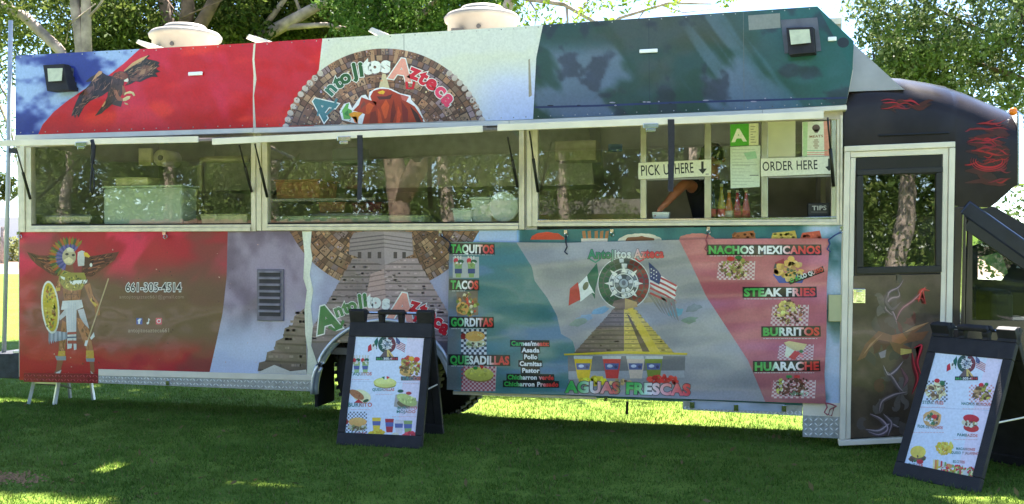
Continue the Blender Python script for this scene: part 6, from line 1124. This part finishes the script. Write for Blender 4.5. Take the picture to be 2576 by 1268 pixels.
def tree(name, label, trunk, cl, per, rad, size, pal, seed, bark=M_bark, cat='tree', group=None, flat=1.0, flt=None):
    b0 = np.array(trunk[0][0][0]); r = thing(name, label, cat, tuple(b0), group); mb = MB()
    for pts, rs in trunk: P = np.array(pts, float); mb.tube(P, np.interp(np.linspace(0, 1, len(P)), np.linspace(0, 1, len(rs)), rs), 10)
    mb.build('trunk', bark, r, True); Q, C = leaves(cl, per, rad, size, pal, seed, flat, flt); fast_mesh('crown', Q, 4, C, M_leaf, r); return r
def base(px, Y): p = UP(px, 600, Y); return np.array([p[0], Y, -.27])
G_T = 'trees behind the truck'
# grey trunk with leaning limb, far left
Y = 8.0; q = lambda x, y, Y=8.0: UP(x, y, Y)
tA = [([base(215, Y), q(210, 300), q(205, 120), q(190, 20), q(185, -160)], [.17, .15, .12, .10, .07]), ([q(214, 300), q(218, 120), q(216, 0), q(222, -150)], [.12, .10, .09, .06]), ([q(208, 230), q(150, 125), q(60, 40), q(-20, 5), q(-160, -60)], [.10, .10, .10, .095, .05]), ([q(205, 60), q(245, 20), q(300, -60)], [.03, .025, .02]), ([q(165, 110, 7.6), q(175, 60, 7.6), q(240, 10, 7.5)], [.016, .012, .01])]
cl = np.concatenate([clumps(UP(110, -20, 10.3), (1.7, 1.5, 2.1), 130, 1), clumps(UP(330, 10, 9.8), (1.2, 1.6, 1.9), 140, 2, .36), clumps(q(20, -60), (1.0, 1.2, 2.3), 50, 3, .5), clumps(UP(290, 110, 9.5), (1.2, 1.2, 1.1), 110, 4, .25)])
tree('conifer_tree', 'grey double trunked tree with a limb leaning left, behind the left end of the truck', tA, cl, 62, .34, .060, CON, 11, group=G_T)
# dark forked trunk behind the left roof vent
q2 = lambda x, y, Y=9.5: UP(x, y, Y)
tB = [([base(465, 9.5), q2(460, 250), q2(450, 120), q2(425, 60), q2(400, -60)], [.3, .27, .22, .14, .10]), ([q2(470, 130), q2(500, 70), q2(540, 0), q2(590, -90)], [.2, .14, .12, .08]), ([q2(455, 110), q2(472, 30), q2(475, -80)], [.16, .14, .10]), ([q2(560, 0, 9.2), q2(455, 45, 9.2), q2(420, 0, 9.2)], [.01, .018, .012])]
cl = np.concatenate([clumps(UP(490, -60, 11.3), (1.2, 1.2, 1.4), 80, 5, .42), clumps(UP(640, 0, 11), (1.3, 1.5, 1.5), 120, 6, .36), clumps(UP(610, 90, 11), (1.4, 1.0, 1.0), 120, 7, .28)])
tB_ = tree('conifer_tree', 'tree with a dark forked trunk rising behind the left roof vent', tB, cl, 62, .34, .062, CON, 12, M_barkd, group=G_T)
# its bough over the truck: unseen leaves cut so their shade falls on the grass
r = np.random.default_rng(21); n = 26000; P = np.stack([r.uniform(-5.5, 14.0, n), r.uniform(1.0, 11.5, n), r.uniform(12.3, 14.3, n)], -1); g = P-S_H*P[:, 2:3]
P = P[((g[:, 1] < np.where(g[:, 0] > 7.2, -1.55, -1.75)) & (g[:, 1] > -3.7)) | ((g[:, 1] > .75) & (g[:, 1] < 3.6) & (g[:, 0] > -3) & (g[:, 0] < 2.3) & (vn(g[:, 0]*2, g[:, 1]*2, 3) > .25))]
Q, C = leaves(P, 5, .35, .17, CON, 22, 1, lambda P: ~in_sun_gap(P)); fast_mesh('overhanging_crown', Q, 4, C, M_leaf, tB_)
mb = MB(); 
for k, (x1, y1) in enumerate(((-4, 1.2), (1, .6), (5, 1), (9.5, .8), (12.5, 1.5))): mb.tube(wobble(q2(470, -60), (x1, y1+3.5, 13.2), 8, .2, 30+k), np.linspace(.11, .03, 8), 7)
mb.build('bough', M_barkd, tB_, True)
# leaning trunk right of it
q3 = lambda x, y, Y=10.5: UP(x, y, Y)
tC = [([base(560, 10.5), q3(590, 240), q3(625, 110), q3(720, 60), q3(860, -20)], [.22, .2, .17, .13, .08]), ([q3(640, 100), q3(700, 20), q3(760, -60)], [.08, .06, .04]), ([q3(700, 70), q3(820, 62), q3(930, 85)], [.07, .05, .03]), ([q3(760, 40), q3(740, -10), q3(755, -90)], [.04, .03, .02])]
cl = np.concatenate([clumps(UP(800, -20, 12), (1.7, 1.5, 1.6), 180, 8, .36), clumps(UP(780, 90, 12), (1.8, 1.2, 1.0), 170, 9, .28)])
tree('conifer_tree', 'leaning tree between the two roof vents with a slanting grey limb', tC, cl, 62, .34, .062, CON, 13, group=G_T)
q4 = lambda x, y, Y=9.5: UP(x, y, Y)
tD = [([base(1010, 9.5), q4(1000, 250), q4(985, 100), q4(960, 20), q4(955, -120)], [.2, .18, .14, .11, .07]), ([q4(990, 110), q4(1060, 40), q4(1120, -30)], [.08, .06, .04]), ([q4(975, 60), q4(900, 10), q4(860, -60)], [.06, .05, .03])]
cl = np.concatenate([clumps(q4(1010, -10), (1.5, 1.5, 1.5), 180, 10, .34), clumps(q4(1170, -30), (1.0, 1.2, 1.1), 90, 14, .42), clumps(UP(1030, 80, 11), (1.6, 1.1, .9), 150, 15, .28), clumps(UP(1200, 40, 11), (.9, 1.1, 1.0), 50, 16, .45)])
tree('conifer_tree', 'bright green bushy tree just left of the right roof vent', tD, cl, 62, .34, .060, [(.022, .05, .014), (.05, .105, .022), (.085, .15, .03), (.13, .20, .045)], 14, group=G_T)
# sprays of fresh leaves over the middle of the roof
q5 = lambda x, y, Y=6.0: UP(x, y, Y)
tE = [([base(1265, 6.0), q5(1268, 300), q5(1262, 60), q5(1290, -20), q5(1330, -160)], [.11, .10, .085, .075, .05]), ([q5(1285, -10), q5(1420, 12), q5(1520, 70), q5(1560, 45), q5(1680, 8), q5(1790, 10)], [.04, .03, .024, .022, .018, .010]), ([q5(1425, 12), q5(1428, 50), q5(1422, 95)], [.022, .018, .01]), ([q5(1540, 50), q5(1620, 55), q5(1700, 48), q5(1790, 62)], [.014, .011, .009, .006]), ([q5(1460, 30), q5(1480, 0), q5(1470, -50)], [.018, .014, .01]), ([q5(1620, 28), q5(1600, 55), q5(1570, 70)], [.010, .008, .005]), ([q5(1330, 0), q5(1350, 30), q5(1345, 70)], [.016, .012, .006]), ([q5(1660, 12), q5(1720, 32), q5(1800, 22)], [.010, .008, .004]), ([q5(1500, 52), q5(1560, 85), q5(1600, 96)], [.010, .008, .004]), ([q5(1700, 8), q5(1750, -20), q5(1800, -40)], [.010, .008, .005])]
r = np.random.default_rng(33); pts = [(1255, 70), (1262, 30), (1290, 5), (1300, 40), (1350, 40), (1375, 58), (1372, 20), (1392, 72), (1440, 70), (1430, 84), (1480, 80), (1500, 88), (1470, 18), (1500, 8), (1530, 2), (1560, 12), (1580, -10), (1640, 4), (1700, 12), (1820, 4), (1830, -12), (1420, -10), (1330, -20), (1530, 72), (1550, 60), (1460, 45), (1410, 55), (1510, -20), (1600, -15), (1275, 88), (1310, 78)]
cl = np.array([q5(x+r.uniform(-8, 8), y+r.uniform(-6, 6), 6+r.uniform(-.3, .3)) for x, y in pts])
tree('young_tree', 'slender tree with fresh yellow green leaves on twisting twigs above the truck roof', tE, cl, 30, .14, .045, LIM, 15, M_bark)
# broad leafy tree to the right
q6 = lambda x, y, Y=12.0: UP(x, y, Y)
tF = [([base(2700, 12.6), q6(2700, 400, 12.6), q6(2690, 230, 12.6), q6(2600, 60, 12.6), q6(2500, -100, 12.6)], [.3, .26, .22, .16, .1]), ([q6(2690, 250, 12.6), q6(2700, 120, 12.6), q6(2680, -40, 12.6)], [.18, .13, .09]), ([q6(2660, 160, 12.6), q6(2430, 60, 12.6), q6(2270, -20, 12.6)], [.07, .04, .02]), ([q6(2690, 240, 12.6), q6(2460, 160, 12.6), q6(2230, 110, 12.6)], [.06, .04, .015])]
cl = np.concatenate([clumps(q6(2480, -20), (2.5, 1.8, 2.5), 420, 17, .33, 1.3), clumps(q6(2280, 60), (1.0, 1.4, 1.1), 60, 18, .5, 1.5), clumps(UP(2500, 190, 13), (2.3, 1.6, 1.2), 190, 19, .30, 1.3), clumps(q6(2330, 150), (1.0, 1.2, .7), 80, 20, .38, 1.6)])
tree('poplar_tree', 'tall leafy tree with small glinting leaves beyond the cab of the truck', tF, cl, 44, .30, .058, DEC, 16, M_barkd)
c = UP(2660, 470, 20); tree('shrub', 'round green shrub beyond the nose of the cab at the right edge', [([(c[0], 20, -.3), (c[0], 20, 1.5)], [.12, .08])], np.concatenate([clumps((c[0], 20, 1.6), (3.2, 1.5, 2.0), 130, 71, .2, .6), clumps((c[0]-4.5, 24, 1.2), (2.5, 1.5, 1.6), 70, 72, .2, .6)]), 40, .45, .08, DEC, 73, cat='shrub')
# small dark twig tree at the left edge and a round pine far away
q7 = lambda x, y, Y=14.0: UP(x, y, Y)
tG = [([base(-40, 14), q7(-30, 400), q7(-20, 200), q7(0, 60), q7(20, -60)], [.16, .14, .10, .07, .04]), ([q7(-10, 240), q7(30, 340), q7(45, 420)], [.05, .03, .012]), ([q7(-20, 180), q7(20, 250), q7(30, 330)], [.04, .03, .012])]
cl = np.concatenate([clumps(q7(5, 150), (.9, 1.0, 1.7), 40, 23, .5, 1.2), clumps(q7(30, 350), (.35, .5, .6), 8, 24, .3)])
tree('hanging_tree', 'thin grey tree with loose drooping foliage at the left edge of the picture', tG, cl, 34, .30, .055, DEC, 17)
Y = 62.0; c = UP(8, 470, Y); tH = [([(c[0], Y, -.3), (c[0], Y, 3.2)], [.3, .2])]
tree('pine_tree', 'distant round topped pine seen left of the truck above the white wall', tH, clumps(c, (1.3, 1.3, 1.1), 60, 25, .3, .6), 40, .4, .14, CON, 18)
mb = MB(); a = UP(-600, 575, 80); c = UP(300, 545, 80); mb.box(a[0], c[0], 80, 80.4, -.25, c[2]); w = mb.build('garden_wall', pm('white_render', (214, 214, 214), .8, 0, .06), None); tag(w, 'long white wall in the far distance seen left of the truck', 'wall')
r = np.random.default_rng(44)
for k in range(9):
    x = -84+k*5+r.uniform(-2, 2); Yb = 70+r.uniform(-2, 2); tree('shrub', 'yellow green shrub growing in front of the distant white wall', [([(x, Yb, -.3), (x, Yb, .8)], [.08, .05])], clumps((x, Yb, 1.0), (3.4, 1.5, 1.5), 40, 50+k, .2, .5), 26, .6, .22, [(.09, .11, .03), (.20, .21, .07), (.30, .28, .12)], 60+k, group='shrubs along the distant wall', cat='shrub')
r = np.random.default_rng(404); n = 140; P = np.stack([r.uniform(-1, 9.5, n), r.uniform(-3.4, .2, n), np.full(n, .035)], -1); Q, C = leaves(P, 1, .01, .028, [(.16, .11, .05), (.22, .17, .07), (.10, .07, .04)], 405); tag(fast_mesh('fallen_leaves', Q, 4, C, M_leaf), kind='stuff')
xs = np.linspace(-1500, 200, 60); hz = 40+60*fbm(xs/260, xs*0, 7)+8*fbm(xs/40, xs*0, 9); V = []; F = []
for i, (x, h) in enumerate(zip(xs, hz)): V += [(x, 1150, -2), (x, 1300, h), (x, 1700, -2)]
for i in range(len(xs)-1): a = i*3; F += [(a, a+3, a+4, a+1), (a+1, a+4, a+5, a+2)]
tag(mesh_obj('hills', V, F, pm('hazy_hill', (132, 146, 166), 1, 0, .15, .01), smooth=True), kind='structure')  # blue-grey hill colour with distance haze painted in

# ================================================================== WHAT THE WINDOWS REFLECT: the park behind the photographer
r = np.random.default_rng(77); LB = 'park tree behind the photographer, seen only mirrored in the truck windows'
def mx_(px, py, D): return UP(px, py, D)
for k, (px, D, h, cr) in enumerate(((150, 22, 9, 3.2), (420, 26, 10, 3.6), (700, 24, 9, 3.4), (1130, 21, 8.5, 3.0), (1420, 30, 10, 3.8), (1750, 25, 9, 3.2), (2260, 20, 9, 3.0), (2600, 27, 10, 4.))):
    x = mx_(px, 500, D)[0]; t = [(wobble((x, -D, 0), (x+r.uniform(-.6, .6), -D, h*.6), 6, .08, 80+k), [.3, .22, .14])]
    tree('park_tree', LB, t, np.concatenate([clumps((x, -D, h*.58), (cr, cr*.8, h*.36), 105, 90+k, .38, .5), clumps((x+.6, -D-.5, 1.9), (cr*1.15, 1.2, 1.6), 36, 190+k, .42, .6)]), 90, .62, .075, [(.03, .06, .015), (.07, .11, .028), (.11, .16, .04), (.17, .21, .06)], 100+k, group='park trees behind the photographer')
x = mx_(1005, 480, 13)[0]; tree('park_tree', 'thick barked trunk behind the photographer, mirrored in the middle window', [([(x, -13, 0), (x+.05, -13, 1.6), (x-.1, -13, 3.2), (x-.5, -13, 5.5)], [.34, .27, .25, .2]), ([(x-.05, -13, 2.6), (x+.9, -13.1, 4.2), (x+1.6, -13, 6)], [.26, .2, .12])], clumps((x, -13.5, 7.4), (3.4, 2.4, 2.), 90, 131, .4, .5), 80, .6, .08, DEC, 132, pm('pale_bark', (122, 100, 84), .9, 0, .6, 9, 1, 16))
f0, f1 = mx_(330, 500, 17)[0], mx_(960, 500, 17)[0]; mb = MB()
n = int((f1-f0)/.16)
for k in range(n): mb.box(f0+k*.16, f0+k*.16+.15, -17.0, -16.975, .05, 2.3+.03*math.sin(k*2.1))
fe = thing('plank_fence', 'brown plank fence behind the photographer, mirrored in the left windows', 'fence', ((f0+f1)/2, -17, 0)); mb.build('plank_panel', pm('brown_planks', (112, 82, 64), .8, 0, .35, 2), fe)
for k in range(6): x = f0+(f1-f0)*k/5; MB().box(x-.05, x+.05, -17.12, -17.002, 0, 2.25).build('post', M_barkd, fe)
b0, b1 = mx_(1300, 500, 34)[0], mx_(1640, 500, 34)[0]; bd = thing('low_building', 'sand coloured low building behind the photographer, mirrored in the right window', 'building', ((b0+b1)/2, -36, 0)); MB().box(b0-2, b1+2, -38, -34, 0, 2.9).build('wall', pm('sand_render', (206, 180, 150), .9, 0, .1, 1), bd)
mb = MB(); mb.prism([(b0-2.5, 2.9), (b1+2.5, 2.9), (b1+1, 3.6), (b0-1, 3.6)], -38.5, -33.5); mb.build('roof', pm('grey_shingle', (120, 112, 106), .9, 0, .2, 3), bd)

r = np.random.default_rng(301); n = 1900; P = np.stack([r.uniform(-60, 60, n), r.uniform(-46, -38, n), r.uniform(.3, 9, n)], -1)
Q, C = leaves(P, 70, 1.6, .24, [(.03, .06, .015), (.06, .10, .025), (.10, .14, .035), (.15, .18, .05)], 302); tag(fast_mesh('woodland', Q, 4, C, M_leaf), kind='stuff')
